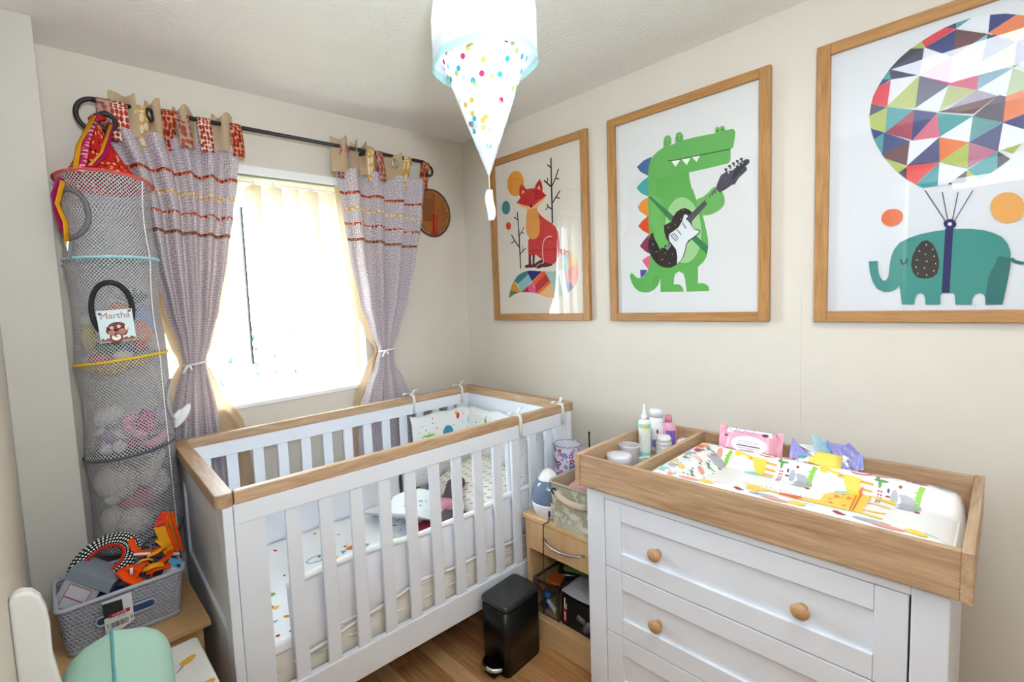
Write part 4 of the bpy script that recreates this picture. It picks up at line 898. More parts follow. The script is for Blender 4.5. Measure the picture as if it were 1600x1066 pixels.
# ------------------------------------------------------------------ pedal bin
bn = thing('pedal_bin', 'slim black enamel pedal bin standing in front of the cot', 'bin', (-.60, -.80, 0))
BM = Matrix.Translation((-.602, -.808, 0)) @ Matrix.Rotation(.04, 4, 'Z')
MB().prism(rrect(-.108, .108, -.066, .066, .022), .012, .262, 'z', 0, True, BM).build('bin_body', BINB, bn)
MB().prism(rrect(-.104, .104, -.062, .062, .02), 0, .014, 'z', 0, True, BM).build('bin_base', mat('black_plastic', '#161616', .5), bn)
MB().prism(rrect(-.111, .111, -.069, .069, .024), .2635, .287, 'z', 0, False, BM).build('bin_lid', mat('black_lid', '#2a2b2d', .32, coat=.2), bn, bevel=.009, seg=3)
MB().tube([BM @ Vector((-.108-.0015+.004*0, y, .258)) for y in (-.045, 0, .045)], .002, 6).build('rim_line', mat('dark_steel', '#3c3c3c', .3, 1), bn)
MB().box(-.142, -.10, -.026, .026, .004, .012, 0, BM).build('pedal_plate', mat('black_rubber_plate', '#101010', .7), bn, bevel=.002)
pp = [(-.112-.040*math.cos(a), .040*math.sin(a)) for a in [(-PI/2*1.0)+PI*i/12 for i in range(13)]]
MB().tube([BM @ Vector((x, y, .040)) for x, y in pp], .0095, 8).build('pedal_rim', CHROME, bn)
MB().prism([(-.112-.036*math.cos(a), .036*math.sin(a)) for a in [(-PI/2)+PI*i/12 for i in range(13)]], .035, .046, 'z', 0, False, BM).build('pedal_pad', BINB, bn)

# ------------------------------------------------------------------ beech bedside unit right of the cot
NF, NL, NR = -.449, -.755, -1.10
ns = thing('bedside_cabinet', 'beech bedside cabinet with one drawer between cot and chest', 'cabinet', (-.22, -.925, 0))
MB().box(NF-.004, 0, NR, NL, .522, .54).build('cabinet_top', BEECHY, ns, bevel=.002)
for a, b in ((NL-.018, NL-.012+.0), (NR, NR+.016)):
    pass
MB().box(NF+.004, 0, NL-.030, NL-.012, 0, .522).build('side_panel', BEECH, ns)
MB().box(NF+.004, 0, NR, NR+.016, 0, .522).build('side_panel', BEECH, ns)
MB().box(-.012, -.004, NR+.016, NL-.03, .02, .52).build('back_panel', BEECH, ns)
MB().box(NF+.010, -.012, NR+.016, NL-.03, .10, .118).build('shelf', BEECHY, ns)
MB().box(NF+.001, NF+.017, NR+.016, NL-.03, 0, .10).build('plinth', BEECHY, ns)
MB().box(NF+.02, -.012, NR+.016, NL-.03, .385, .395).build('drawer_bottom', BEECHY, ns)
dr = MB().box(NF, NF+.018, NR+.003, NL-.012, .395, .5195).build('drawer', BEECH, ns, bevel=.0015)
hp = [(NF-.001, -.868, .462), (NF-.016, -.882, .458), (NF-.026, -.92, .453), (NF-.029, -.96, .452), (NF-.026, -1.0, .455), (NF-.016, -1.038, .461), (NF-.001, -1.052, .464)]
MB().tube(hp, [.007, .0065, .0075, .008, .0075, .0065, .007], 10, 0, False, .7).build('handle', STEEL, dr)

# things on the cabinet
hu = thing('humidifier', 'small egg-shaped humidifier with smoky blue tank on the cabinet', 'humidifier', (-.385, -.845, .54))
HC = (-.385, -.845, 0)
HZ = lambda pr: [(r*.97, .54+(z-.54)*.80) for r, z in pr]
MB().lathe(HZ([(0, .54), (.052, .54), (.056, .546), (.070, .585), (.0735, .612), (.0735, .618), (0, .618)]), HC, 28).build('humidifier_base', mat('white_plastic', '#ecebf2', .3), hu)
MB().lathe(HZ([(.0735, .619), (.0715, .65), (.065, .685), (.053, .715), (.042, .732), (0, .732)]), HC, 28).build('water_tank', mat('smoky_blue_tank', '#66758f', .15, coat=.5), hu)
MB().lathe(HZ([(.0435, .731), (.043, .738), (.030, .765), (.016, .781), (.006, .786), (0, .786)]), HC, 24).build('cap', mat('white_plastic', '#ecebf2', .3), hu)
a = math.atan2(-1.2, -1.55); e = Vector((math.cos(a), math.sin(a), 0))
MB().box(-.006, .006, -.004, .004, -.012, .012, 0, Matrix.Translation(Vector(HC)+e*.064+Vector((0, 0, .572))) @ Matrix.Rotation(a, 4, 'Z')).build('power_socket', BLACK, hu)
MB().ball(Vector(HC)+e*.064+Vector((.014, -.016, .572)), .003, 0, 8).build('indicator', mat('grey_dot', '#8a8a92', .4), hu)
p0 = Vector(HC)+e*.07+Vector((0, 0, .566))
cb = thing('power_cable', 'thin black power cable hanging from the humidifier past the drawer', 'cable', tuple(p0))
MB().tube([p0, p0+Vector((-.012, -.004, -.02)), (NF-.012, -.872, .53), (NF-.018, -.874, .46), (NF-.014, -.869, .38), (NF-.012, -.867, .30), (NF-.014, -.866, .22), (NF-.02, -.87, .16), (NF-.016, -.862, .145), (NF-.012, -.856, .16), (NF-.014, -.862, .20), (NF-.018, -.87, .205), (NF-.014, -.874, .18)], .0022, 6).build('cable', mat('cable_black', '#191919', .5), cb)

bs = thing('storage_basket', 'sage fabric storage basket with white rabbit print on the cabinet', 'basket', (-.30, -.995, .54))
SAGE = cloth('sage_canvas', '#b2af99', 0, bump=.3, bscale=900); TAUPE = cloth('taupe_lining', '#b29e88', 0)
def brim(z, o=0):
    t = (z-.541)/.18; g = .006*t
    return rrect(-.449-g+o, -.17+g-o, -1.088-g+o, -.906+g-o, .02)
def shell(b, zs, inner=False):
    rings = [[(x, y, z+(.010*math.cos((x+.31)*11) if z > .7 else 0)) for x, y in brim(z, .006 if inner else 0)] for z in zs]; n = len(rings[0])
    vs = [p for r_ in rings for p in r_]; f = [(j*n+i, j*n+(i+1) % n, (j+1)*n+(i+1) % n, (j+1)*n+i) for j in range(len(rings)-1) for i in range(n)]
    f = [q[::-1] for q in f] if inner else f
    b.add(vs, f+[tuple(range(n))], 0, True); return rings[-1]
b = MB(); top = shell(b, [.541, .60, .66, .716]); b.build('basket_body', SAGE, bs)
b = MB(); shell(b, [.545, .63, .716], True); b.build('basket_lining', TAUPE, bs)
MB().tube(top, .0055, 6, 0, True).build('basket_rim', SAGE, bs)
MB().tube([(-.452, -.935, .682), (-.470, -.965, .672), (-.474, -1.01, .664), (-.470, -1.05, .662), (-.452, -1.085, .664)], [.012, .014, .014, .014, .012], 10).build('handle', cloth('handle_canvas', '#cdbfa8', 0), bs)
for y, z in ((-.928, .684), (-1.088, .666)): MB().ring((-.4575, y, z), .012, .003, frame_mat((0, 0, 0), (0, 1, 0), (0, 0, 1)), 16, 6).build('metal_eyelet', BLACK, bs)
MB().box(-.4568, -.4548, -.918, -.912, .684, .690).build('rivet', BLACK, bs)
b = MB(); WI = cloth('print_white', '#d8d6c9', 0); rb = random.Random(9); it = []
def bunny(cx, cy, s): return [blob(cx, cy, .022*s, .013*s), blob(cx-.022*s, cy+.008*s, .010*s, .009*s), blob(cx-.020*s, cy+.028*s, .0045*s, .016*s, -.2), blob(cx-.030*s, cy+.026*s, .0045*s, .015*s, .25), blob(cx+.024*s, cy+.002*s, .006*s, .006*s)]
def sprig(cx, cy, s): return [blob(cx+.006*s*k*sg, cy+.012*s*k, .009*s, .004*s, .7*sg) for k in range(4) for sg in (1, -1)]+[[(cx-.001, cy-.01), (cx+.001, cy-.01), (cx+.001, cy+.04*s), (cx-.001, cy+.04*s)]]
polys = bunny(.105, .06, 1.1)+bunny(.03, .05, .9)+bunny(.16, .022, .9)+bunny(.07, .115, .7)+sprig(.02, .1, 1)+sprig(.055, .02, .8)+sprig(.14, .10, 1)+sprig(.115, .145, .9)+sprig(.165, .075, .7)+sprig(.02, .012, .7)
for cx, cy in ((.065, .075), (.085, .03), (.13, .045), (.045, .145), (.16, .13), (.012, .135), (.155, .15), (.10, .095), (.012, .06)): polys += [blob(cx+.007*math.cos(k*1.257), cy+.007*math.sin(k*1.257), .0065, .003, k*1.257, 7) for k in range(5)]
polys += [[(.055, .088), (.085, .088), (.08, .122), (.056, .122)]]
decals(b, [(0, polys)], lambda u, v: (-.4505-.006*(v/.18), -.908-u*.98, .545+v*.98)); b.build('rabbit_print', WI, bs)['kind'] = 'stuff'
pc = MB().pad(-.42, -.2, -1.07, -.93, .64, .705, .5, 10, 0, None, .12).build('folded_cloth', cloth('pink_muslin', '#dba9ac', 0, bump=.4, bscale=150), None, (-.3, -1.0, .64))
tag(pc, 'pink muslin cloth bundled inside the sage fabric basket', 'cloth')

lp = thing('table_lamp', 'table lamp with white floral drum shade behind the fabric basket', 'lamp', (-.246, -.845, .54))
LC = (-.246, -.845, 0)
MB().lathe([(0, .54), (.04, .54), (.042, .55), (.012, .565), (.010, .66), (0, .66)], LC, 20).build('lamp_base', UPVC, lp)
MB().lathe([(.058, .665), (.058, .808)], LC, 40).lathe([(.0565, .808), (.0565, .665)], LC, 40).build('lamp_shade', cloth('shade_white', '#e6e8f2', .35), lp)
MB().tube([(LC[0]+(.0585)*math.cos(2*PI*i/72), LC[1]+(.0585)*math.sin(2*PI*i/72), .809+.002*math.sin(i*PI/2)) for i in range(72)], .0022, 5, 0, True).build('lace_rim', cloth('grey_lace', '#8f929c', 0), lp)
b = MB(); rl = random.Random(4); FC = ['#8a2a48', '#6a78b8', '#b0569a', '#d8626a', '#8f86c8', '#5a3a5a']
for k in range(64):
    a = rl.uniform(PI*.75, PI*1.75); z = rl.uniform(.675, .80); s = rl.choice((.0055, .0075, .0035)); mi = rl.randrange(6)
    for q in range(5):
        ca = 2*PI*q/5; u0, v0 = s*math.cos(ca), s*math.sin(ca)
        b.add([(LC[0]+.0590*math.cos(a+(u0+s*.62*math.cos(2*PI*i/7))/.059), LC[1]+.0590*math.sin(a+(u0+s*.62*math.cos(2*PI*i/7))/.059), z+v0+s*.62*math.sin(2*PI*i/7)) for i in range(7)], [tuple(range(7))], mi)
o = b.build('flower_print', [mat('petal_%d' % i, c, .9) for i, c in enumerate(FC)], lp); o['kind'] = 'stuff'

bm = thing('baby_monitor', 'small dark baby monitor aerial standing behind the oak tray end', 'monitor', (-.03, -.80, .54))
MB().box(-.05, -.01, -.83, -.78, .54, .66).build('monitor_body', mat('monitor_grey', '#6c6e72', .5), bm, bevel=.008)
MB().lathe([(.004, .655), (.0035, .79), (.005, .793), (.005, .803), (0, .803)], (-.012, -.803, 0), 10).build('aerial', BLACK, bm)

# in the cabinet's open shelf
cr = thing('clear_crate', 'clear plastic crate with metal corner strips in the cabinet shelf', 'crate', (-.33, -.862, .118))
CX0, CX1, CY0, CY1, CZ0, CZ1 = NF+.018, -.16, -.912, -.79, .119, .262
b = MB()
for x in (CX0, CX1):
    for y in (CY0, CY1): b.box(x-.005, x+.005, y-.005, y+.005, CZ0, CZ1)
for z in (CZ0+.004, CZ1-.004):
    for y in (CY0, CY1): b.box(CX0, CX1, y-.004, y+.004, z-.004, z+.004)
    for x in (CX0, CX1): b.box(x-.004, x+.004, CY0, CY1, z-.004, z+.004)
b.build('metal_edging', STEEL, cr, bevel=.001)
for nm, bb in (('clear_side', (CX0, CX0+.002, CY0, CY1, CZ0, CZ1)), ('clear_side', (CX0, CX1, CY0, CY0+.002, CZ0, CZ1)), ('clear_lid', (CX0, CX1, CY0, CY1, CZ1-.002, CZ1))): MB().box(*bb).build(nm, CLEAR, cr)
def soft(name, label, cat, c, r, m, lump=.05, seed=1, M=None, group=None):
    o = MB().ball(c, r, 0, 14, M, lump, seed).build(name, m, None, c); return tag(o, label, cat, group)
def card(name, label, cat, c, sz, m, rz=0, ry=0, rx=0, bevel=.0015):
    M = Matrix.Translation(c) @ Matrix.Rotation(rz, 4, 'Z') @ Matrix.Rotation(ry, 4, 'Y') @ Matrix.Rotation(rx, 4, 'X')
    o = MB().box(-sz[0]/2, sz[0]/2, -sz[1]/2, sz[1]/2, -sz[2]/2, sz[2]/2, 0, M).build(name, m, None, c, bevel=bevel); return tag(o, label, cat)
card('orange_packet', 'orange packet lying on top inside the clear crate', 'packet', (-.36, -.85, .245), (.07, .06, .012), mat('orange_card', '#d8642a', .5), .3)
card('navy_packet', 'navy packet beside the orange packet in the clear crate', 'packet', (-.30, -.885, .245), (.10, .03, .012), mat('navy_card', '#25324e', .5), .2)
card('brown_packet', 'dark brown packet at the back of the clear crate', 'packet', (-.26, -.83, .24), (.08, .05, .02), mat('brown_card', '#4a3026', .5), .5)
soft('blue_bottle_top', 'bright blue bottle top inside the clear crate', 'bottle top', (-.405, -.835, .19), (.018, .02, .015), mat('bright_blue', '#2a7ab8', .35), 0)  # a blue bottle top among the crate's contents
soft('yellow_sponge', 'yellow sponge at the bottom of the clear crate', 'sponge', (-.40, -.893, .140), (.022, .012, .02), mat('sponge_yellow', '#d8c22a', .8), .03)
card('white_tube', 'white tube with blue cap leaning in the clear crate', 'tube', (-.405, -.86, .150), (.016, .06, .016), mat('white_tube_plastic', '#e4e6ec', .4), 0, 0, .7, .005)
soft('blue_cap', 'deep blue cap at the foot of the white tube in the crate', 'marker', (-.405, -.826, .137), (.015, .012, .014), mat('deep_blue', '#1c3fa0', .4), 0)  # the blue cap at the white tube's lower end
soft('red_pot', 'small red pot near the top of the clear crate', 'pot', (-.36, -.895, .215), (.02, .012, .012), mat('red_plastic', '#a8242a', .4), 0)
soft('terracotta_pot', 'terracotta coloured pot behind the crate front', 'pot', (-.41, -.815, .222), (.012, .02, .016), mat('terracotta', '#b0603c', .6), 0)
soft('white_pot', 'small white pot in the middle of the clear crate', 'pot', (-.37, -.90, .17), (.02, .008, .03), mat('pot_white', '#dcdce0', .4), 0)
card('green_book', 'green book with white edge lying above the clear crate', 'book', (-.25, -.91, .30), (.16, .12, .02), mat('green_cover', '#4c7a3a', .5), .35)
gp = thing('wire_frame_stand', 'pale wire corner resting on the crate under the drawer', 'frame', (-.33, -.875, .27))
MB().tube([(-.25, -.83, .30), (-.36, -.875, .275), (-.33, -.93, .282)], .0035, 6).build('wire', STEEL, gp)
bx = thing('breast_pump_box', 'black carton with red label on the cabinet shelf', 'box', (-.33, -1.0, .118))
MB().box(NF+.022, -.18, -1.082, -.925, .119, .243).build('carton', mat('black_carton', '#17171a', .35), bx, bevel=.001)
xf = NF+.0214
MB().box(xf-.0006, xf, -.948, -.936, .135, .185).build('red_label', mat('red_label', '#c8202a', .4), bx)
MX_ = lambda y, z: frame_mat((xf-.0008, y, z), (0, 0, 1), (0, 1, 0))
text_mesh('lettering', 'tomlit', .014, mat('label_white', '#f2f2f2', .5), bx, MX_(-.942, .160))
text_mesh('lettering', 'closer to nature', .0075, mat('label_white', '#f2f2f2', .5), bx, MX_(-.943, .212)) if False else None
MB().box(xf-.0006, xf, -.9445, -.9395, .19, .236).box(xf-.0006, xf, -.951, -.949, .19, .215).build('white_lettering_bar', mat('label_white', '#f2f2f2', .5), bx)
MB().lathe([(.0, 0), (.014, 0), (.018, .03), (.012, .05), (0, .05)], (0, 0, 0), 16, M=Matrix.Translation((xf+.006, -1.03, .14)) @ Matrix.Rotation(.6, 4, 'X')).lathe([(0, 0), (.012, 0), (.012, .035), (0, .035)], (0, 0, 0), 16, M=Matrix.Translation((xf+.004, -1.0, .185)) @ Matrix.Rotation(1.9, 4, 'X')).build('printed_bottles', mat('photo_grey', '#6a6c70', .3), bx)
pb = MB().pad(NF+.015, -.16, -1.083, -.92, .246, .275, .5, 12, 0, None, .10).build('plastic_bag', mat('grey_plastic_bag', '#a6a7ae', .25, bump=.8, bscale=60), None, (-.3, -1.0, .246))
tag(pb, 'crumpled grey plastic bag on top of the black carton', 'bag')

# ------------------------------------------------------------------ white chest of drawers
DX = -.55
ch = thing('chest_of_drawers', 'white chest of drawers with round beech knobs by the right wall', 'chest of drawers', (-.28, -1.57, 0))
MB().box(DX, DX+.045, -1.2005, -1.135, 0, .797).build('front_post', WHITE, ch, bevel=.003)
MB().box(DX, DX+.045, -2.0, -1.941, 0, .797).build('front_post', WHITE, ch, bevel=.003)
MB().box(DX+.045, -.01, -1.16, -1.137, .02, .797).build('side_panel', WHITE, ch)
MB().box(DX+.045, -.01, -1.998, -1.975, .02, .797).build('side_panel', WHITE, ch)
MB().box(DX+.001, DX+.04, -1.941, -1.2005, .7665, .797).build('top_rail', WHITE, ch, bevel=.002)
MB().box(DX+.03, -.01, -1.98, -1.15, .783, .7965).build('top_board', WHITE, ch)
MB().box(DX+.004, DX+.03, -1.941, -1.2005, .03, .078).build('plinth_rail', WHITE, ch, bevel=.002)
MB().box(-.02, -.012, -1.98, -1.15, .05, .78).build('back_panel', WHITE, ch)
y0, y1 = -1.9375, -1.2025
for za, zb in ((.531, .7635), (.3025, .5275), (.081, .299)):
    d = MB().box(DX+.012, DX+.020, y0+.05, y1-.05, za+.055, zb-.055).build('drawer', WHITE, ch)
    for ya, yb in ((y0, y0+.0565), (y1-.0565, y1)): MB().box(DX+.002, DX+.022, ya, yb, za, zb).build('drawer_stile', WHITE, d, bevel=.0015)
    for z0_, z1_ in ((zb-.062, zb), (za, za+.062)): MB().box(DX+.0022, DX+.022, y0+.057, y1-.057, z0_, z1_).build('drawer_rail', WHITE, d, bevel=.0015)
    MB().box(DX+.022, -.03, y0+.01, y1-.01, za+.02, zb-.03).build('drawer_box', mat('drawer_dark', '#4c4a52', .8), d)
    zk = (za+zb)/2-.007
    for yk in (-1.377, -1.746):
        MB().lathe([(0, 0), (.011, 0), (.010, .006), (.011, .012), (.018, .020), (.0205, .027), (.0185, .033), (.010, .037), (0, .038)], (DX+.012, yk, zk), 24, M=Matrix.Rotation(-PI/2, 4, 'Y')).build('knob', KNOBW, d)
# oak changing tray on top
TX0, TX1, TY0, TY1, TZ0, TZ1 = -.573, -.002, -2.031, -1.106, .7975, .904
ty = thing('changing_tray', 'oak changing tray with a divider on top of the white chest', 'changing tray', (-.29, -1.57, TZ0))
MB().box(TX0, TX1, TY0, TY0+.018, TZ0-.002, TZ1+.001).build('end_board', OAKX, ty, bevel=.0015)
MB().box(TX0, TX1, TY1-.018, TY1, TZ0-.002, TZ1+.001).build('end_board', OAKX, ty, bevel=.0015)
MB().box(TX0+.0022, TX0+.020, TY0+.018, TY1-.018, TZ0, TZ1-.0005).build('front_board', OAKY, ty, bevel=.002)
MB().box(TX1-.020, TX1-.002, TY0+.018, TY1-.018, TZ0, TZ1-.0005).build('back_board', OAKY, ty, bevel=.002)
MB().box(TX0+.02, TX1-.02, -1.319, -1.304, TZ0+.004, TZ1-.001).build('divider', OAKX, ty, bevel=.0015)
MB().box(TX0+.02, TX1-.02, TY0+.018, TY1-.018, TZ0, TZ0+.004).build('tray_floor', OAKY, ty)
TF = TZ0+.0045

# changing mat: raised padded sides, open at the right end
MX0, MX1, MY0, MY1 = -.548, -.095, -2.008, -1.324
cm = thing('changing_mat', 'padded white changing mat printed with a large yellow giraffe', 'changing mat', (-.29, -1.66, TF))
def sstep(a, b, x): t = max(0, min(1, (x-a)/(b-a))); return t*t*(3-2*t)
def mh(x, y):
    r = max(1-sstep(.07, .135, x-MX0), 1-sstep(.045, .10, MX1-x), 1-sstep(.065, .125, MY1-y))
    edge = min(1, min(x-MX0, MX1-x, MY1-y, y-MY0)/.02); edge = max(0, edge)**.5
    wr = .004*math.sin(70*(x*.5+y))*math.exp(-((y+1.50)/.07)**2)*sstep(.12, .2, MX1-x)*sstep(-.26, -.14, x)
    sagr = .012*sstep(-1.93, -2.008, y) if y < -1.93 else 0
    return TF+.002+(.036+.048*r+wr-sagr)*edge
MATW = mat('mat_vinyl', '#f1f1f1', .35)
MB().grid(lambda u, v: (lambda x, y: (x, y, mh(x, y)))(MX0+(MX1-MX0)*u, MY0+(MY1-MY0)*v), 70, 84).box(MX0+.012, MX1-.012, MY0+.012, MY1-.012, TF, TF+.025).build('mat_body', MATW, cm)
PV = ['#f2cc4e', '#e8763c', '#a82c3c', '#aeb1ba', '#8cc63f', '#8fd6cf', '#e49a8e', '#dba12c', '#5f9a5a', '#444a78', '#e0622e']
MI = [mat('mat_ink_%d' % i, c, .4) for i, c in enumerate(PV)]
mm = lambda p: [(a/1000, b/1000) for a, b in p]
big = [(0, [mm([(-331, -1555), (-308, -1555), (-301, -1576), (-313, -1598), (-318, -1639), (-316, -1689), (-303, -1730), (-320, -1735), (-333, -1733), (-337, -1694), (-333, -1656), (-325, -1615), (-346, -1589), (-376, -1588), (-380, -1579)])]),
       (0, [mm([(-303, -1730), (-247, -1730), (-220, -1742), (-197, -1774), (-185, -1821), (-229, -1824), (-273, -1822), (-329, -1824), (-331, -1776), (-333, -1733)])]),
       (10, [mm([(-318, -1639), (-311, -1688), (-322, -1696), (-337, -1684), (-332, -1640)])])]
gneck = big.pop()
big += [(0, [mm(p) for p in ([(-185, -1821), (-187, -1843), (-188, -1875), (-212, -1877), (-204, -1857), (-194, -1836)], [(-231, -1823), (-234, -1849), (-240, -1873), (-249, -1870), (-240, -1842), (-239, -1823)], [(-295, -1823), (-292, -1849), (-286, -1868), (-295, -1867), (-303, -1843), (-303, -1823)], [(-319, -1823), (-324, -1839), (-325, -1854), (-329, -1867), (-339, -1865), (-338, -1846), (-329, -1823)])])]
mk = [gneck, (1, [mm(p) for p in ([(-182, -1795), (-169, -1804), (-199, -1804)], [(-257, -1753), (-230, -1753), (-248, -1767)], [(-249, -1780), (-220, -1778), (-239, -1791)], [(-302, -1748), (-297, -1759), (-311, -1757)], [(-302, -1777), (-296, -1789), (-309, -1784)], [(-275, -1742), (-270, -1752), (-281, -1750)], [(-215, -1762), (-208, -1772), (-222, -1770)])]),
      (10, [mm(p) for p in ([(-329, -1798), (-202, -1792), (-201, -1795), (-327, -1801)], [(-328, -1804), (-191, -1800), (-189, -1803), (-326, -1807)])]),
      (2, [[(-.300-.0012*i, -1.585-.0125*i), (-.292-.0012*i, -1.587-.0125*i), (-.300-.0012*i, -1.588-.0125*i)] for i in range(11)]+[mm([(-305, -1553), (-300, -1540), (-302, -1553)]), mm([(-318, -1552), (-316, -1538), (-315, -1552)])])]
def letterF(x, y, s, c):  # letters read along y
    return [(c, [[(x, y), (x+.004*s, y), (x+.004*s, y-.030*s), (x, y-.030*s)]]+[[(x-.014*s, y-k*s), (x, y-k*s), (x, y-(k+.004)*s), (x-.014*s, y-(k+.004)*s)] for k in (0, .013)])]
mk += letterF(-.372, -1.705, .9, 10)+letterF(-.392, -1.706, .9, 10)+[(10, [[(-.412+a, -1.706-b_) for a, b_ in q] for q in ([(0, 0), (.004, 0), (.004, .028), (0, .028)], [(-.013, 0), (0, 0), (0, .004), (-.013, .004)], [(-.013, .012), (0, .012), (0, .016), (-.013, .016)], [(-.013, .024), (0, .024), (0, .028), (-.013, .028)])])]
def mg(x, y, s=1):  # small giraffe lying head to the left
    return [(0, [blob(x+.012*s, y, .009*s, .012*s), [(x+.010*s, y-.006*s), (x+.016*s, y-.008*s), (x+.006*s, y-.058*s), (x-.002*s, y-.056*s)], [(x+.010*s, y-.052*s), (x+.006*s, y-.088*s), (x-.034*s, y-.086*s), (x-.022*s, y-.060*s), (x-.004*s, y-.05*s)]]), (1, [[(x+.010*s, y-.030*s), (x+.003*s, y-.032*s), (x-.001*s, y-.05*s), (x+.006*s, y-.05*s)]]),
            (7, [[(x+.004*s-.012*k*s, y-.086*s), (x-.001*s-.012*k*s, y-.086*s), (x-.002*s-.012*k*s, y-.115*s), (x+.002*s-.012*k*s, y-.115*s)] for k in range(4)])]
def hippo(x, y, s=1): return [(3, [[(x+.022*s*math.cos(PI*i/9)*1.2, y-.036*s*math.sin(PI*i/9)) for i in range(10)]+[(x-.026*s, y+.012*s), (x-.012*s, y+.004*s), (x, y+.012*s), (x+.012*s, y+.004*s), (x+.026*s, y+.012*s)]]), (2, [blob(x-.026*s, y-.030*s, .005*s, .006*s)])]
def croc(x, y, s=1): return [(4, [[(x+.03*s, y+.004), (x+.026*s, y-.010*s), (x+.006*s, y-.002*s), (x-.036*s, y+.004*s), (x-.034*s, y+.018*s), (x+.008*s, y+.013*s)]]+[[(x+.012*s-k*.012*s, y+.010*s), (x+.012*s-k*.012*s, y+.022*s), (x+.006*s-k*.012*s, y+.010*s)] for k in range(3)])]
def gee(x, y, s=1):
    pts = [(x+.016*s*math.sin(t), y+.03*s*math.cos(t)) for t in [(.6+5.0*i/11) for i in range(12)]]
    return [(10, [[pts[i], pts[i+1], (x+(pts[i+1][0]-x)*.68, y+(pts[i+1][1]-y)*.8), (x+(pts[i][0]-x)*.68, y+(pts[i][1]-y)*.8)] for i in range(11)])]
def sea(x, y, c, s=1): return [(c, [blob(x, y, .012*s, .024*s)])]
def dome(x, y, c, s=1): return [(c, [[(x+.018*s*math.sin(PI*i/9), y-.026*s*math.cos(PI*i/9)) for i in range(10)]])]
def eggs(x, y, s=1): return [(2, sum([ringp(x+a*s, y+b*s, .006*s, .009*s, .0035*s, 8) for a, b in ((0, 0), (.004, .014), (-.002, -.013))], []))]
def sprigm(x, y, s=1): return [(8, [blob(x, y, .003*s, .016*s), blob(x+.006*s, y+.008*s, .008*s, .004*s), blob(x-.006*s, y+.002*s, .008*s, .004*s)])]
def redtx(x, y): return [(2, [[(x+.02-.006*k, y), (x+.023-.006*k, y), (x+.023-.006*k, y-.004), (x+.02-.006*k, y-.004)] for k in range(8)]+[[(x+.02-.006*k, y-.006), (x+.023-.006*k, y-.006), (x+.023-.006*k, y-.010), (x+.02-.006*k, y-.010)] for k in range(8)])]
it = []
for k in range(3):
    o = -.235*k
    it += mg(-.085, -1.475+o)+dome(-.125, -1.535+o, 5)+hippo(-.118, -1.42+o if k else -1.415)+croc(-.092, -1.452+o, .72)+eggs(-.055, -1.44+o)+gee(-.055, -1.555+o, .9)+sea(-.045, -1.60+o, 6)+redtx(-.115, -1.60+o)+sprigm(-.075, -1.605+o)
    it += [(3, [blob(-.045, -1.49+o, .010, .022, .2)]), (3, [blob(-.10, -1.635+o, .014, .008)]), (9, [blob(-.09, -1.622+o, .004, .003), blob(-.035, -1.515+o, .003, .004)]), (7, [blob(-.035, -1.38+o, .006, .014)]), (2, [blob(-.10, -1.622+o, .002, .006), blob(-.08, -1.645+o, .003, .004)])]
it = [(c, [[(-.108+(p[0]+.036)*1.12, p[1]) for p in po] for po in ps]) for c, ps in it]
it = [q for q in it if all(-2.0 < p[1] < -1.335 and p[0] < -.100 for po in q[1] for p in po)]
for k in range(3):
    o = -.22*k
    it += [(0, [blob(-.49, -1.50+o, .013, .02)]), (2, [[(-.485, -1.57+o), (-.473, -1.575+o), (-.49, -1.60+o), (-.497, -1.585+o)]]), (3, [blob(-.488, -1.645+o, .010, .036)]), (6, [blob(-.50, -1.455+o, .010, .03)]), (5, [blob(-.46, -1.53+o, .006, .02, .3)]), (9, [blob(-.5, -1.69+o, .003, .004), blob(-.49, -1.41+o, .003, .004)])]
it += [(5, [blob(-.425, -1.475, .010, .03, .2), blob(-.43, -1.535, .008, .04, -.2)])]
rm = random.Random(2)
for _ in range(3):
    pass
for x, y, f in ((-.14, -1.365, 0), (-.17, -1.36, 1), (-.22, -1.37, 2), (-.27, -1.36, 3), (-.32, -1.375, 4), (-.37, -1.36, 0), (-.42, -1.37, 3), (-.47, -1.36, 5), (-.16, -1.42, 6), (-.21, -1.425, 3), (-.27, -1.43, 4), (-.33, -1.425, 6), (-.39, -1.425, 8), (-.44, -1.43, 2), (-.50, -1.40, 6), (-.29, -1.395, 10), (-.41, -1.395, 0), (-.18, -1.395, 8)):
    it += ([(f, [blob(x, y, .016, .009, rm.uniform(-.5, .5))])] if f in (0, 6) else sprigm(x, y) if f in (8, 4) else gee(x, y, .6) if f == 10 else [(f, [blob(x, y, .019, .011, .3), blob(x+.012, y-.012, .006, .008)])])
    it += [(rm.choice((2, 9)), [blob(x+.024, y+.012, .003, .003), blob(x-.02, y-.016, .003, .002)])]
it = [(c_, q_) for c_, q_ in it if all(p_[1] > -1.995 for po in q_ for p_ in po)]
b = MB(); decals(b, it+big, lambda x, y: (x, y, mh(x, y)+.0012), (0, 0, 8e-6), .014); decals(b, mk, lambda x, y: (x, y, mh(x, y)+.0026), (0, 0, 2e-5), .014)
tag(b.build('mat_print', MI, cm), 'printed yellow giraffe and small zoo animals', kind='stuff')

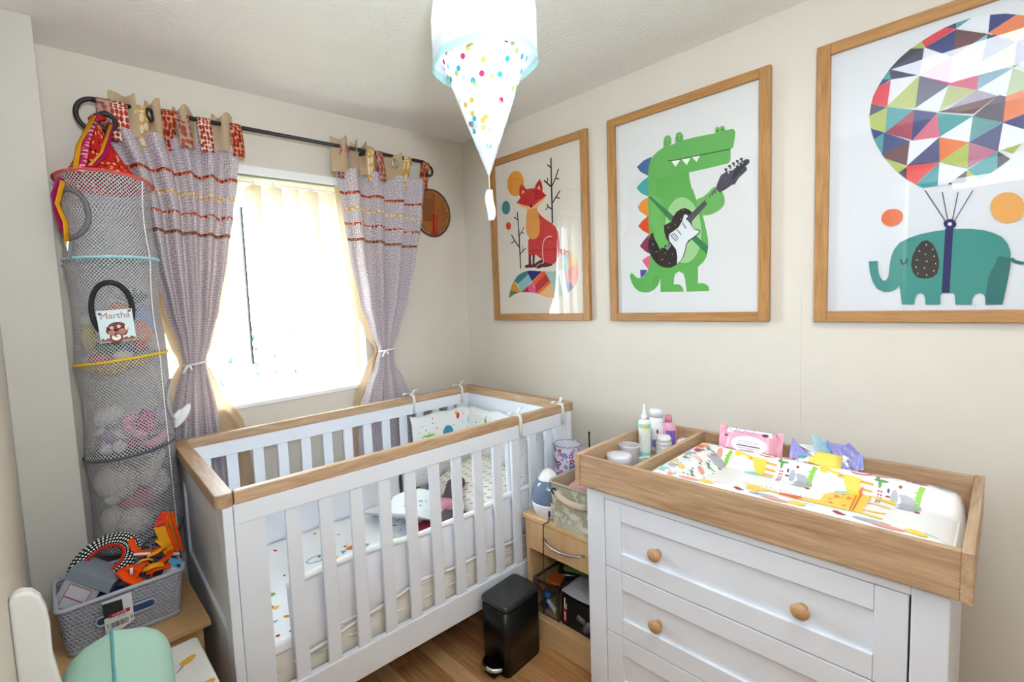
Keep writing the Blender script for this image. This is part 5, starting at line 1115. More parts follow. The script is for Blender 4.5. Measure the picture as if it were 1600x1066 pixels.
# toiletries in the tray's left bay
LB_WHITE = mat('bottle_white', '#eceef4', .3)
def bottle(name, label, cat, c): return thing(name, label, cat, c, None)
c = (-.165, -1.15, TF); o = bottle('pump_bottle', 'tall white pump bottle with aqua label bands in the tray', 'bottle', c)
MB().lathe([(0, 0), (.021, 0), (.0225, .004), (.0225, .135), (.020, .146), (.010, .150), (0, .150)], c, 24).build('bottle_body', mat('clear_white_bottle', '#e6ede9', .25), o)
MB().lathe([(.0229, .118), (.0229, .134)], c, 24).lathe([(.0229, .004), (.0229, .022)], c, 24).build('aqua_band', mat('aqua_label', '#8fd6c8', .5), o)
MB().lathe([(.0229, .024), (.0229, .117)], c, 24).build('paper_label', cells('small_print', '#e9eeea', ['#b9c4c0', '#cfd8c8'], 170, .25, 1), o)
MB().lathe([(.0231, .118), (.0231, .133)], c, 8, a0=3.35, a1=4.1).build('yellow_badge', mat('badge_yellow', '#e2d05a', .5), o)
MB().lathe([(0, .15), (.011, .15), (.011, .166), (.006, .17), (.005, .188), (.0035, .19), (.003, .21), (0, .21)], c, 16).build('pump_nozzle', LB_WHITE, o)
c = (-.062, -1.148, TF); o = bottle('lidded_bottle', 'white bottle with wide flip cap behind the pump bottle', 'bottle', c)
MB().lathe([(0, 0), (.024, 0), (.026, .005), (.026, .125), (.022, .14), (.0, .142)], c, 24).build('bottle_body', LB_WHITE, o)
MB().lathe([(0, .141), (.0245, .141), (.0245, .166), (.021, .172), (0, .172)], c, 24).build('flip_cap', LB_WHITE, o)
MB().lathe([(.0264, .02), (.0264, .05)], c, 20, a0=2.9, a1=4.6).build('blue_print', mat('label_blue', '#6f86c8', .5), o)
MB().ball((c[0]-.0262*math.cos(.6), c[1]-.026*math.sin(.6), TF+.085), (.003, .005, .010), 0, 8).build('crest_mark', mat('crest_red', '#a03848', .5), o)
c = (-.128, -1.208, TF); o = bottle('cream_jar', 'squat white ribbed jar with red label in front of the bottles', 'jar', c)
MB().lathe([(0, 0), (.027, 0), (.0285, .003), (.0285, .03), (.027, .033), (.0285, .036), (.0285, .048), (.027, .05), (.0285, .053), (.0285, .066), (0, .066)], c, 28).build('jar_body', mat('jar_grey_white', '#d6d8de', .35), o)
MB().lathe([(0, .067), (.0275, .067), (.0275, .078), (.022, .088), (.0, .091)], c, 28).build('jar_lid', LB_WHITE, o)
MB().lathe([(.0289, .012), (.0289, .028)], c, 8, a0=4.35, a1=5.15).build('red_label', mat('label_red', '#d21f2a', .4), o)
c = (.0-.035, -1.185, TF); o = bottle('pink_bottle', 'pink lotion bottle with purple label beside the tray divider', 'bottle', c)
MP = Matrix.Rotation(.55, 4, 'Z')
MB().lathe([(0, 0), (.029, 0), (.031, .004), (.031, .085), (.028, .102), (.018, .116), (.012, .12), (0, .12)], c, 28, M=MP @ Matrix.Diagonal((.72, 1, 1, 1))).build('bottle_body', mat('pink_plastic', '#e3a7c4', .3), o)
MB().lathe([(0, .12), (.0135, .12), (.0130, .144), (.011, .146), (0, .146)], c, 20).build('cap', mat('rose_cap', '#e58aa4', .35), o)
MB().lathe([(.0314, .012), (.0314, .088)], c, 12, M=MP @ Matrix.Diagonal((.72, 1, 1, 1)), a0=2.75, a1=3.95).build('purple_label', cells('purple_label', '#7d62b0', ['#9a86c8', '#b9a8dc'], 150, .2, 1, .4), o)
c = (-.385, -1.165, TF); o = bottle('lidded_tub', 'clear tub with white lid at the front of the tray bay', 'tub', c)
MB().lathe([(0, 0), (.035, 0), (.038, .003), (.041, .052), (.0395, .052), (.036, .004), (0, .003)], c, 30).build('tub_body', mat('frosted_plastic', '#e6e8f0', .35, alpha=.38), o)
MB().lathe([(.0415, .045), (.043, .047), (.043, .063), (.041, .067), (.030, .070), (0, .071)], c, 30).build('tub_lid', mat('tub_lid_white', '#e4e4f0', .35), o)
c = (-.300, -1.16, TF); o = bottle('clear_cup', 'empty clear plastic cup behind the lidded tub', 'cup', c)
MB().lathe([(0, .001), (.030, .001), (.0365, .078), (.0375, .079), (.0375, .0815), (.0355, .0815), (.0352, .078), (.029, .003), (0, .003)], c, 30).build('cup_body', mat('frosted_plastic', '#e6e8f0', .35, alpha=.38), o)
MB().ring((c[0], c[1], c[2]+.080), .0368, .0014, None, 30, 6).build('cup_rim', mat('frosted_rim', '#e6e8f0', .4), o)
c = (-.235, -1.185, TF); o = thing('nail_scissors', 'small aqua-handled scissors lying in the tray bay', 'scissors', c)
TEAL = mat('aqua_plastic', '#7fc6c0', .35)
MS = Matrix.Translation((-.235, -1.185, TF+.006)) @ Matrix.Rotation(.35, 4, 'Z') @ Matrix.Rotation(.06, 4, 'Y')
for sg in (1, -1):
    MB().tube([MS @ Vector((-.032+.020*math.cos(t), sg*.010+.010*math.sin(t), .003)) for t in [2*PI*i/16 for i in range(16)]], .0032, 6, 0, True).tube([MS @ Vector((-.014, sg*.006, .003)), MS @ Vector((.012, -sg*.002, .003))], [.0045, .005], 8).build('finger_loop', TEAL, o)
    MB().tube([MS @ Vector((.010, -sg*.002, .003)), MS @ Vector((.05, -sg*.005, .003))], [.003, .001], 6, 0, False, .4).build('blade', STEEL, o)
tb = MB().box(-.035, .035, -.005, .005, 0, .008, 0, Matrix.Translation((-.20, -1.155, TF)) @ Matrix.Rotation(-.5, 4, 'Z')).build('white_comb', LB_WHITE, None, (-.20, -1.155, TF), bevel=.003); tag(tb, 'slim white comb lying beside the aqua scissors', 'comb')
tb = MB().pad(-.155, -.105, -1.27, -1.225, TF, TF+.034, .35, 8).build('cotton_pack', CREAM, None, (-.13, -1.25, TF)); tag(tb, 'small white cotton pack at the foot of the squat jar', 'pack')
tb = MB().pad(-.1, -.03, -1.29, -1.232, TF, TF+.07, .4, 8, 0, None, .06).build('muslin_cloth', cells('muslin_print', '#e6e4df', ['#8fa89a', '#a04a5a'], 60, .22, 1), None, (-.06, -1.26, TF)); tag(tb, 'patterned muslin tucked between pink bottle and divider', 'cloth')

# wipes and nappy packs on the mat's back edge
def pack(name, label, cat, c, sx, sy, sz, m, rz, rx, M_extra=None):
    t = thing(name, label, cat, c); M = Matrix.Translation(c) @ Matrix.Rotation(rz, 4, 'Z') @ Matrix.Rotation(rx, 4, 'Y')
    return t, M
WZ = .893
t, M = pack('wipes_pack', 'pink pack of baby wipes with white oval flap on the mat edge', 'wipes pack', (-.058, -1.487, WZ), 0, 0, 0, None, 0, -1.22)
PKF = mat('pink_film', '#eba9be', .28, bump=.35, bscale=40)
MB().pad(-.085, .050, -.082, .082, -.004, .046, .35, 14, 0, M, .04).build('pack_body', PKF, t)
for sg in (1, -1): MB().grid(lambda u, v, sg=sg: M @ Vector((-.088+.143*u, sg*(.076+.022*v), .021+.006*math.sin(14*u)*(1-v)+.018*(u-.5)*v)), 14, 3).build('crimped_end', PKF, t, solid=.0015)
def on_pack(u, v, d=.001): 
    a, b_ = (u+.0175)/.0675, v/.082
    return M @ Vector((u, v, .021+.0255*max(0, (1-abs(a)**4)*(1-abs(b_)**4))**.35*(1+.04*math.sin(5*a+3*b_))+d))
b = MB(); decals(b, [(0, [blob(-.005, -.005, .030, .055, 0, 24)])], lambda u, v: on_pack(u, v, .0025)); b.build('white_flap', LB_WHITE, t)
b = MB(); decals(b, [(0, [[(.030, -.07), (.047, -.066), (.047, .066), (.030, .07)]]), (1, ringp(.042, .05, .009, .011, .002)+ringp(.042, .022, .009, .011, .002)+ringp(.042, -.006, .009, .011, .002)), (1, [[(.006-.006*k, -.035), (.006-.006*k, .03), (.0045-.006*k, .03), (.0045-.006*k, -.035)] for k in (0, 1)]), (2, [[(-.008, -.04), (-.008, .032), (-.0115, .032), (-.0115, -.04)]]), (3, [[(-.017, -.038), (-.017, .028), (-.019, .028), (-.019, -.038)]]), (2, [blob(.036, -.05, .005, .010), blob(.018, .070, .004, .006)])], lambda u, v: on_pack(u, v, .0032))
b.build('pack_print', [LB_WHITE, mat('ink_lilac', '#a99ac8', .5), mat('ink_dark', '#4a3a4a', .5), mat('ink_pink', '#d87aa4', .5)], t)
WZ = .882
t, M = pack('nappy_pack', 'torn open lilac and white nappy pack on the mat edge', 'nappy pack', (-.068, -1.70, WZ), 0, 0, 0, None, 0, -1.05)
FILM = mat('white_film', '#e9edf0', .3, bump=.3, bscale=30); LIL = mat('lilac_film', '#9f9fd8', .3, bump=.5, bscale=30); AQF = mat('blue_film', '#a8cfe8', .3)
MB().pad(-.08, .045, -.078, .078, -.006, .040, .35, 14, 0, M, .05).build('pack_body', FILM, t)
fl_ = [((-.02, .09), (.01, .015), (.025, .06), (.05, .085), .02), ((.0, .02), (.02, -.03), (.055, -.01), (.06, .03), .05), ((.0, -.03), (.03, -.09), (.055, -.06), (.05, -.01), .035), ((-.03, -.05), (-.01, -.095), (.03, -.09), (.0, -.04), .01)]
b = MB()
for i, (p, q, r_, s_, h) in enumerate(fl_):
    b.grid(lambda u, v, p=p, q=q, r_=r_, s_=s_, h=h: M @ Vector((((p[0]*(1-u)+q[0]*u)*(1-v)+(s_[0]*(1-u)+r_[0]*u)*v), ((p[1]*(1-u)+q[1]*u)*(1-v)+(s_[1]*(1-u)+r_[1]*u)*v), .038+h*v*(.7+.4*math.sin(5*u+i))+.006*math.sin(11*u+3*v))), 8, 6, (0, 1, 0, 0)[i], None, False)
b.build('torn_film', [LIL, AQF], t, solid=.0008)
YN = mat('yellow_pad', '#ead05a', .7)
MB().pad(-.035, .02, -.045, .025, .034, .062, .25, 8, 0, M).build('yellow_pad', YN, t); MB().pad(-.042, .005, -.03, .04, .030, .048, .25, 8, 0, M).build('yellow_pad', YN, t)
def on_np(u, v, d=.002):
    a, b_ = (u+.0175)/.0625, v/.078
    return M @ Vector((u, v, .017+.023*max(0, (1-abs(a)**4)*(1-abs(b_)**4))**.35*(1+.05*math.sin(5*a+3*b_))+d))
b = MB(); decals(b, [(0, [blob(.004, .056, .014, .016, .3, 16)]), (1, [[(-.022, -.034), (-.012, -.034), (-.012, -.048), (-.022, -.048)]]), (1, ringp(-.016, -.062, .006, .006, .002)), (2, [blob(.012, -.06, .005, .006), blob(.02, .05, .005, .006)]), (0, [blob(.015, -.070, .006, .005)])], on_np); b.build('pack_print', [mat('emerald_ink', '#3aa88a', .4), mat('ink_black', '#2c2c30', .4), mat('ink_yellow', '#e6cc4a', .4)], t)

# ------------------------------------------------------------------ low table with woven basket at the left
tbl = thing('side_table', 'pale wood side table beside the cot under the grey basket', 'table', (-1.83, -.27, 0))
MB().box(-2.035, -1.622, -.475, -.050, .472, .492).build('table_top', TABLEW, tbl, bevel=.002)
MB().box(-1.664, -1.644, -.465, -.056, 0, .472).build('side_panel', TABLEW, tbl); MB().box(-2.03, -2.01, -.465, -.056, 0, .472).build('side_panel', TABLEW, tbl)
MB().box(-2.01, -1.664, -.462, -.446, .0, .465).build('front_panel', TABLEW, tbl)
def perforated(name, col):
    m, nt, p = base(name); p.inputs['Base Color'].default_value = lin(col); p.inputs['Roughness'].default_value = .45
    uv = N(nt, 'ShaderNodeUVMap'); v = N(nt, 'ShaderNodeTexVoronoi'); v.voronoi_dimensions = '2D'; v.distance = 'MANHATTAN'; v.inputs['Scale'].default_value = 92; v.inputs['Randomness'].default_value = .12
    L(nt, uv.outputs[0], v.inputs['Vector']); lt = N(nt, 'ShaderNodeMath', operation='LESS_THAN'); lt.inputs[1].default_value = .30
    L(nt, v.outputs['Distance'], lt.inputs[0]); t = N(nt, 'ShaderNodeBsdfTransparent'); ms = N(nt, 'ShaderNodeMixShader')
    b = N(nt, 'ShaderNodeBump'); b.inputs['Strength'].default_value = .8; b.inputs['Distance'].default_value = .003; L(nt, v.outputs['Distance'], b.inputs['Height']); L(nt, b.outputs[0], p.inputs['Normal'])
    L(nt, lt.outputs[0], ms.inputs[0]); L(nt, p.outputs[0], ms.inputs[1]); L(nt, t.outputs[0], ms.inputs[2]); L(nt, ms.outputs[0], nt.nodes['Material Output'].inputs[0]); return m
PERF = perforated('woven_grey_plastic', '#a4a7b4'); GREYP = mat('grey_plastic', '#a9acb8', .4)
BX0, BX1, BY0, BY1, BZ0, BZ1 = -1.99, -1.668, -.392, -.178, .4925, .648
wb = thing('woven_basket', 'grey woven plastic basket full of odds and ends on the table', 'basket', ((BX0+BX1)/2, (BY0+BY1)/2, BZ0))
def brect(z, o=0):
    g = .014*(z-BZ1)/(BZ1-BZ0); return rrect(BX0-g+o, BX1+g-o, BY0-g+o, BY1+g-o, .022, 6)
for o_, nm, m in ((0, 'basket_wall', PERF), (.004, 'basket_inner_wall', PERF)):
    rings = [brect(z, o_) for z in (BZ0+.014, BZ0+.06, BZ1-.012)]; zs = (BZ0+.014, BZ0+.06, BZ1-.012); n = len(rings[0]); vs = []; uv = []
    for r_, z in zip(rings, zs):
        s_ = 0
        for i in range(n+1):
            p = r_[i % n]; q = r_[i-1] if i else p
            if i: s_ += math.hypot(p[0]-q[0], p[1]-q[1])
            vs.append((p[0], p[1], z)); uv.append((s_, z))
    MB().add(vs, [(j*(n+1)+i, j*(n+1)+i+1, (j+1)*(n+1)+i+1, (j+1)*(n+1)+i) for j in range(2) for i in range(n)], 0, True, uv).build(nm, m, wb)
MB().prism(brect(BZ0), BZ0, BZ0+.016, 'z', 0, True).build('basket_base', GREYP, wb)
MB().tube([(p[0], p[1], BZ1-.006) for p in brect(BZ1)], .0065, 8, 0, True).build('basket_rim', GREYP, wb)
hs = [(-1.83+(.062*math.copysign(1, math.cos(a))+.013*math.cos(a)), BZ0+.082+.013*math.sin(a)) for a in [2*PI*i/24 for i in range(24)]]
MB().prism(hs, BY0-.0035, BY0+.004, 'y', 0, True).build('handle_slot', mat('slot_blue', '#2c4470', .6), wb)
MB().tube([(a, BY0-.003, b_) for a, b_ in hs], .003, 6, 0, True).build('slot_rim', GREYP, wb)
# swing tag
st = thing('paper_tag', 'white paper tag with red band and barcode on the grey basket', 'tag', (-1.845, BY0-.012, .57))
MT = frame_mat((-1.850, BY0-.0125, .585), (1, .0, .03), (-.03, -.18, 1))
def tp(b, pts, z, mi=0): b.add([MT @ Vector((x, y, z)) for x, y in pts], [tuple(range(len(pts)))], mi)
b = MB(); b.prism([(-.036, -.052), (.004, -.055), (.036, -.040), (.036, .056), (-.036, .056)], 0, .001, 'z', 0, False, MT); b.build('tag_card', mat('tag_white', '#e6e6e8', .5), st)
b = MB(); tp(b, [(-.036, .0), (.012, .0), (.012, .045), (-.036, .05)], .0014); b.build('tag_picture', mat('tag_photo', '#2c2e30', .5), st)
b = MB(); tp(b, [(-.024, -.004), (.028, -.004), (.028, .008), (-.024, .008)], .0018); b.build('red_band', mat('tag_red', '#b4283a', .5), st)
text_mesh('lettering', 'CURVER', .0095, mat('label_white', '#f2f2f2', .5), st, MT @ Matrix.Translation((.002, .002, .0021)), .0001)
text_mesh('lettering', 'STYLE', .0075, mat('tag_ink', '#3a3a40', .5), st, MT @ Matrix.Translation((.006, -.010, .0018)), .0001)
b = MB(); rbk = random.Random(1); x = -.022
while x < .022:
    w_ = rbk.uniform(.0006, .0022); tp(b, [(x, -.040), (x+w_, -.040), (x+w_, -.022), (x, -.022)], .0016); x += w_+rbk.uniform(.0006, .002)
for x in (-.030, .028, .032): tp(b, [(x, -.034), (x+.0018, -.034), (x+.0018, -.02), (x, -.02)], .0016)
b.build('barcode', mat('tag_ink', '#3a3a40', .5), st)
# contents of the basket
GB = mat('grey_box_card', '#8f9096', .6)
gb = thing('grey_gift_box', 'grey card box with red-lined label leaning in the basket', 'box', (-1.925, -.28, .62))
MG = Matrix.Translation((-1.915, -.275, .635)) @ Matrix.Rotation(-.55, 4, 'Z') @ Matrix.Rotation(.52, 4, 'Y') @ Matrix.Rotation(-.2, 4, 'X')
MB().box(-.050, .050, -.055, .055, -.055, .030, 0, MG).build('box_base', mat('pale_box_card', '#aeadb6', .6), gb, bevel=.001)
MB().box(-.053, .075, -.058, .058, .030, .062, 0, MG).build('box_lid', mat('blue_grey_lid', '#7d8894', .6), gb, bevel=.001)
ff = lambda x, z: MG @ Vector((x, -.0555, z))
b = MB(); b.add([ff(-.032, -.048), ff(.030, -.048), ff(.030, .022), ff(-.032, .022)], [(0, 1, 2, 3)]); b.build('label_paper', mat('label_paper', '#c9c6cf', .6), gb)
b = MB()
for a in ((-.033, .031, -.049, -.047), (-.033, .031, -.016, -.013), (-.033, .031, .021, .023), (-.033, -.031, -.049, .023), (.029, .031, -.049, .023)): b.add([ff(a[0], a[2])+Vector((0, -.0006, 0)), ff(a[1], a[2])+Vector((0, -.0006, 0)), ff(a[1], a[3])+Vector((0, -.0006, 0)), ff(a[0], a[3])+Vector((0, -.0006, 0))], [(0, 1, 2, 3)])
b.build('label_lines', mat('label_crimson', '#a83a56', .6), gb)
nv = MB().ball((-1.865, -.335, .575), (.075, .05, .058), 0, 18, None, .02, 3).build('navy_hat', cloth('navy_jersey', '#25244a', 0), None, (-1.865, -.335, .56)); tag(nv, 'dark navy baby hat at the front of the grey basket', 'hat')
mr = MB().ball((-1.955, -.345, .565), (.03, .03, .05), 0, 14, None, .08, 1).build('maroon_sock', cloth('maroon_cotton', '#5e1228', 0), None, (-1.955, -.345, .55)); tag(mr, 'maroon sock tucked in the basket corner', 'sock')
wh = MB().ball((-1.925, -.372, .612), (.032, .012, .016), 0, 14, Matrix.Rotation(-.35, 4, 'Y')).build('white_soap', LB_WHITE, None, (-1.925, -.372, .6)); tag(wh, 'white oval soap bar lying at the basket rim', 'soap')
# polka dot ring pillow
rg = thing('polka_dot_ring', 'black and white polka dot padded ring with red inner edge', 'toy', (-1.875, -.235, .68))
MR = Matrix.Translation((-1.862, -.255, .692)) @ Matrix.Rotation(-.35, 4, 'Y') @ Matrix.Rotation(1.05, 4, 'X') @ Matrix.Diagonal((1.25, .85, 1, 1))
nn, kk = 40, 12; vs = []; uv = []; fs = []
for i in range(nn+1):
    for j in range(kk+1):
        a, q = 2*PI*i/nn, 2*PI*j/kk; vs.append(MR @ Vector(((.062+.020*math.cos(q))*math.cos(a), (.062+.020*math.cos(q))*math.sin(a), .013*math.sin(q)))); uv.append((a*.065, q*.017))
fs = [(i*(kk+1)+j, (i+1)*(kk+1)+j, (i+1)*(kk+1)+j+1, i*(kk+1)+j+1) for i in range(nn) for j in range(kk)]
MB().add(vs, fs, 0, True, uv).build('padded_ring', cells('polka_dots', '#1c1c1e', ['#ecebe8'], 118, .30, .05), rg)
MB().tube([MR @ Vector((.044*math.cos(2*PI*i/36), .044*math.sin(2*PI*i/36), .004)) for i in range(36)], .0055, 7, 0, True).build('red_edge', cloth('scarlet_binding', '#c02a20', 0), rg)
ORG = cloth('orange_webbing', '#ee4f14', 0, bump=.2); YLW = cloth('yellow_cotton', '#f0ae2c', 0)
hn = thing('orange_harness', 'tangle of orange and yellow straps lying in the grey basket', 'harness', (-1.75, -.3, .64))
def strap(pts, w_=.013, m=ORG, nm='strap', fl=.25): return MB().tube(pts, w_, 8, 0, False, fl).build(nm, m, hn)
strap([(-1.83, -.325, .675), (-1.815, -.345, .655), (-1.79, -.36, .635), (-1.765, -.368, .615), (-1.745, -.36, .60)], .018)
strap([(-1.835, -.315, .67), (-1.80, -.32, .672), (-1.775, -.335, .66), (-1.74, -.335, .652), (-1.70, -.32, .665), (-1.675, -.29, .68)], .016)
strap([(-1.765, -.345, .65), (-1.735, -.35, .655), (-1.71, -.345, .648), (-1.69, -.33, .65)], .019)
strap([(-1.79, -.27, .74), (-1.785, -.275, .715), (-1.77, -.285, .69), (-1.73, -.29, .68), (-1.70, -.28, .685)], .015)
strap([(-1.80, -.345, .645), (-1.785, -.335, .668), (-1.76, -.325, .672), (-1.745, -.34, .655), (-1.755, -.355, .632)], .014)
strap([(-1.77, -.345, .662), (-1.745, -.352, .668), (-1.72, -.35, .662)], .017, YLW, 'yellow_patch')
strap([(-1.755, -.31, .683), (-1.73, -.315, .69), (-1.705, -.305, .695), (-1.69, -.295, .70)], .012, YLW, 'yellow_patch')
MB().tube([(-1.70, -.33, .70), (-1.715, -.335, .715), (-1.73, -.33, .735)], .004, 6).tube([(-1.79, -.345, .685), (-1.775, -.35, .695), (-1.755, -.345, .69), (-1.745, -.34, .68)], .003, 6).build('yellow_tie', YLW, hn)
for p, q in (((-1.79, -.30, .70), (-1.745, -.31, .690)), ((-1.805, -.35, .662), (-1.803, -.345, .68)), ((-1.690, -.315, .668), (-1.665, -.315, .660))): MB().tube([p, q], .0045, 6).build('white_buckle', LB_WHITE, hn)
# folded cloth book, standing
bkk = thing('cloth_book', 'orange and yellow quilted cloth book standing in the basket', 'book', (-1.69, -.27, .7))
tA, tB, tC = Vector((-1.722, -.285, .755)), Vector((-1.688, -.285, .797)), Vector((-1.662, -.275, .665))
def quad_pad(name, a, b_, c, d, th, m): 
    nrm = (b_-a).cross(d-a).normalized()
    def f(u, v): return (a*(1-u)+b_*u)*(1-v)+(d*(1-u)+c*u)*v
    return MB().grid(lambda u, v: f(u, v)+nrm*th*(abs(math.sin(PI*u))*abs(math.sin(3*PI*v)))**.5, 8, 18).grid(lambda u, v: f(1-u, v)-nrm*th*.4, 2, 2).build(name, m, bkk)
quad_pad('yellow_page', Vector((-1.726, -.29, .762)), Vector((-1.693, -.305, .765)), Vector((-1.672, -.305, .655)), Vector((-1.705, -.29, .665)), .006, YLW)
quad_pad('yellow_page', Vector((-1.688, -.30, .79)), Vector((-1.672, -.265, .79)), Vector((-1.655, -.265, .655)), Vector((-1.670, -.30, .655)), .005, YLW)
quad_pad('red_cover', Vector((-1.726, -.288, .764)), Vector((-1.69, -.30, .767)), Vector((-1.684, -.285, .802)), Vector((-1.702, -.27, .80)), .004, cloth('red_orange_cotton', '#d8402a', 0))
MB().tube([(-1.693, -.307, .765), (-1.684, -.302, .80), (-1.672, -.295, .80), (-1.665, -.295, .74), (-1.652, -.295, .66), (-1.668, -.308, .655), (-1.682, -.308, .72)], .0055, 7, 0, True).build('orange_piping', ORG, bkk)
cbx = thing('lotion_carton', 'small white and blue lotion carton in the basket corner', 'carton', (-1.685, -.35, .63))
ML = Matrix.Translation((-1.693, -.348, .630)) @ Matrix.Rotation(.3, 4, 'Z') @ Matrix.Rotation(.62, 4, 'Y')
MB().box(-.017, .017, -.02, .02, -.05, .030, 0, ML).build('carton_body', mat('carton_white', '#dfe6ee', .5), cbx, bevel=.001)
MB().box(-.0174, .0174, -.0204, .0204, .010, .0305, 0, ML).build('blue_end', mat('sky_blue_card', '#5fb4e6', .5), cbx, bevel=.001)
MB().box(-.008, .006, -.0212, -.0203, .014, .022, 0, ML).box(-.009, .002, -.0212, -.0203, -.03, -.018, 0, ML).build('navy_mark', mat('navy_ink', '#23407a', .5), cbx)
dc = MB().pad(-1.76, -1.68, -.26, -.19, .60, .70, .4, 8, 0, None, .1).build('dotted_cloth', cells('dotted_grey', '#6c6c76', ['#1f1f22'], 70, .25, .4), None, (-1.72, -.225, .6)); tag(dc, 'grey dotted cloth at the back of the woven basket', 'cloth')

# ------------------------------------------------------------------ child's bed end, mattress and cushion, bottom left
bd = thing('child_bed', 'small white bed with curved headboard at the lower left corner', 'bed', (-1.85, -.9, 0))
hb = [(-2.0495, .30), (-1.70, .30), (-1.70, .42), (-1.88, .47), (-1.935, .53), (-1.965, .62), (-1.984, .70), (-1.993, .775), (-1.992, .84), (-1.995, .875), (-2.002, .902), (-2.013, .918), (-2.03, .926), (-2.042, .922), (-2.0495, .912)]
MB().prism(hb, -.83, -.80, 'y').build('headboard', mat('white_gloss_paint', '#eceeec', .22), bd, bevel=.013, seg=3)
for x in (-2.03, -1.69): MB().box(x-.015, x+.03, -.83, -.80, 0, .40).build('leg', WHITE, bd, bevel=.004)
MB().box(-2.04, -1.66, -1.30, -.835, .22, .30).build('bed_base', WHITE, bd, bevel=.005)
for x in (-2.03, -1.69): MB().box(x-.005, x+.03, -1.298, -1.262, 0, .22).build('leg', WHITE, bd, bevel=.004)
mq = thing('bed_mattress', 'white quilted mattress with yellow motifs on the small bed', 'mattress', (-1.77, -.9, .30))
MQ = Matrix.Translation((-1.775, -.70, .45)) @ Matrix.Rotation(.16, 4, 'X')
MB().box(-2.025, -1.672, -1.285, -.836, .301, .43).build('mattress_core', CREAM, mq, bevel=.02, seg=3)
MB().box(-1.905, -1.668, -.80, -.500, .432, .478).build('quilt', cloth('quilt_white', '#e3e1dc', 0, bump=.4, bscale=60), mq, bevel=.012, seg=3)
GD = [mat('motif_gold', '#d9a83c', .9), mat('motif_grey', '#8a8a8c', .9)]
for x, y, r_ in ((-1.715, -.60, .5), (-1.80, -.585, .6), (-1.76, -.70, .4), (-1.70, -.73, .3), (-1.85, -.65, .5)):
    b = MB(); q = lambda pts, d=0: [(x+u*math.cos(r_)-v*math.sin(r_), y+u*math.sin(r_)+v*math.cos(r_), .4790+d) for u, v in pts]
    b.add(q(blob(0, 0, .024, .012)), [tuple(range(10))], 0); b.add(q(blob(-.012, .004, .012, .010), 4e-5), [tuple(range(10))], 0)
    b.add(q([(-.022, -.002), (-.048, -.010), (-.048, -.013), (-.022, -.008)], 8e-5), [(0, 1, 2, 3)], 1)
    b.build('printed_motif', GD, mq)
cs = thing('mint_cushion', 'plump mint green cushion with teal piped seam on the small bed', 'cushion', (-1.89, -.72, .48))
MINT = cloth('mint_velvet', '#a9cdbd', 0, bump=.1); MCU = Matrix.Translation((-1.890, -.755, .575)) @ Matrix.Rotation(-.10, 4, 'Z') @ Matrix.Rotation(.82, 4, 'X') @ Matrix.Rotation(PI/2, 4, 'Y')
MB().pad(-.125, .125, -.125, .125, -.105, .115, .5, 18, 0, MCU).build('cushion_cover', MINT, cs)
pp = []
for i in range(48):
    t_ = 2*PI*i/48; ca, sa = math.cos(t_), math.sin(t_); k = 1/max(abs(ca), abs(sa)); a, b_ = ca*k, sa*k; r_ = (1-.06*b_*b_)
    pp.append(MCU @ Vector((.126*a*(1-.06*b_*b_), .126*b_*(1-.06*a*a), 0)))
MB().tube(pp, .0028, 6, 0, True).build('piped_seam', cloth('teal_piping', '#5f9ca6', 0), cs)

# ------------------------------------------------------------------ hanging net organiser
GX, GY, GR_ = -1.738, -.03, .140
og = thing('hanging_organiser', 'tall grey net organiser with coloured hoops hanging from the rod', 'organiser', (GX, GY, .60))
NET = net('grey_net', '#b4b4ba', .0085, .29); RNET = net('red_net', '#d8524a', .0085, .30)
lev = [(1.915, '#dd6258', .0, 'red'), (1.650, '#9fd3da', .0, 'turquoise'), (1.305, '#e0bc44', -.055, 'yellow'), (.978, '#5c5f66', -.015, 'charcoal'), (.655, '#5c5f66', 0, 'charcoal')]
def orad(z, a=0):
    r = GR_
    for z0, z1 in ((1.915, 1.65), (1.65, 1.305), (1.305, .978), (.978, .655)):
        if z1 <= z <= z0: t = (z-z1)/(z0-z1); r = GR_-.010*math.sin(PI*t)+(.010*math.sin(PI*t)*max(0, math.cos(a+.3)) if z < 1.3 else 0)
    return r
def oz(z, a):  # hoops hang a little askew
    k = max(0, min(1, (z-.6)/1.3)); return z+(.012*math.cos(a+.4) if z < 1.4 else -.012*math.cos(a-1.0) if z > 1.8 else 0)
def OP(a, z, d=0): r = orad(z, a)+d; return (GX+r*math.cos(a), GY+r*math.sin(a), oz(z, a))
MB().grid(lambda u, v: OP(2*PI*u, .655+(1.915-.655)*v), 64, 60, uvf=lambda u, v: (2*PI*u*GR_, v*1.26)).build('net_wall', NET, og)
for z, c, sag, nm in lev:
    MB().tube([OP(2*PI*i/48, z) for i in range(48)], .0050, 7, 0, True).build('hoop', cloth('hoop_'+nm, c, 0), og)
    if nm != 'red':
        MB().grid(lambda u, v, z=z, sag=sag: (GX+.997*orad(z)*v*math.cos(2*PI*u), GY+.997*orad(z)*v*math.sin(2*PI*u), oz(z, 2*PI*u)*1+sag*(1-v*v)), 32, 6).build('shelf', cloth('shelf_'+nm, c, .1), og)
RC2 = cells('red_mushroom_print', '#d42a22', ['#ead9a8', '#e6c070', '#2c2a28'], 42, .22, .9, transl=.2)
def cone(u, v):
    a = 2*PI*u; r = GR_*(1-v)**.85+.008; pl = 1+.05*math.sin(9*a)*v
    z = 1.915+.225*v; return (GX+(-.008)*v+r*pl*math.cos(a), GY+.055*v+r*pl*math.sin(a), oz(1.915, a)*(1-v)+z*v if v < 1 else z)
MB().grid(cone, 48, 16, uvf=lambda u, v: (2*PI*u*.1, v*.26)).build('red_cone', RC2, og)
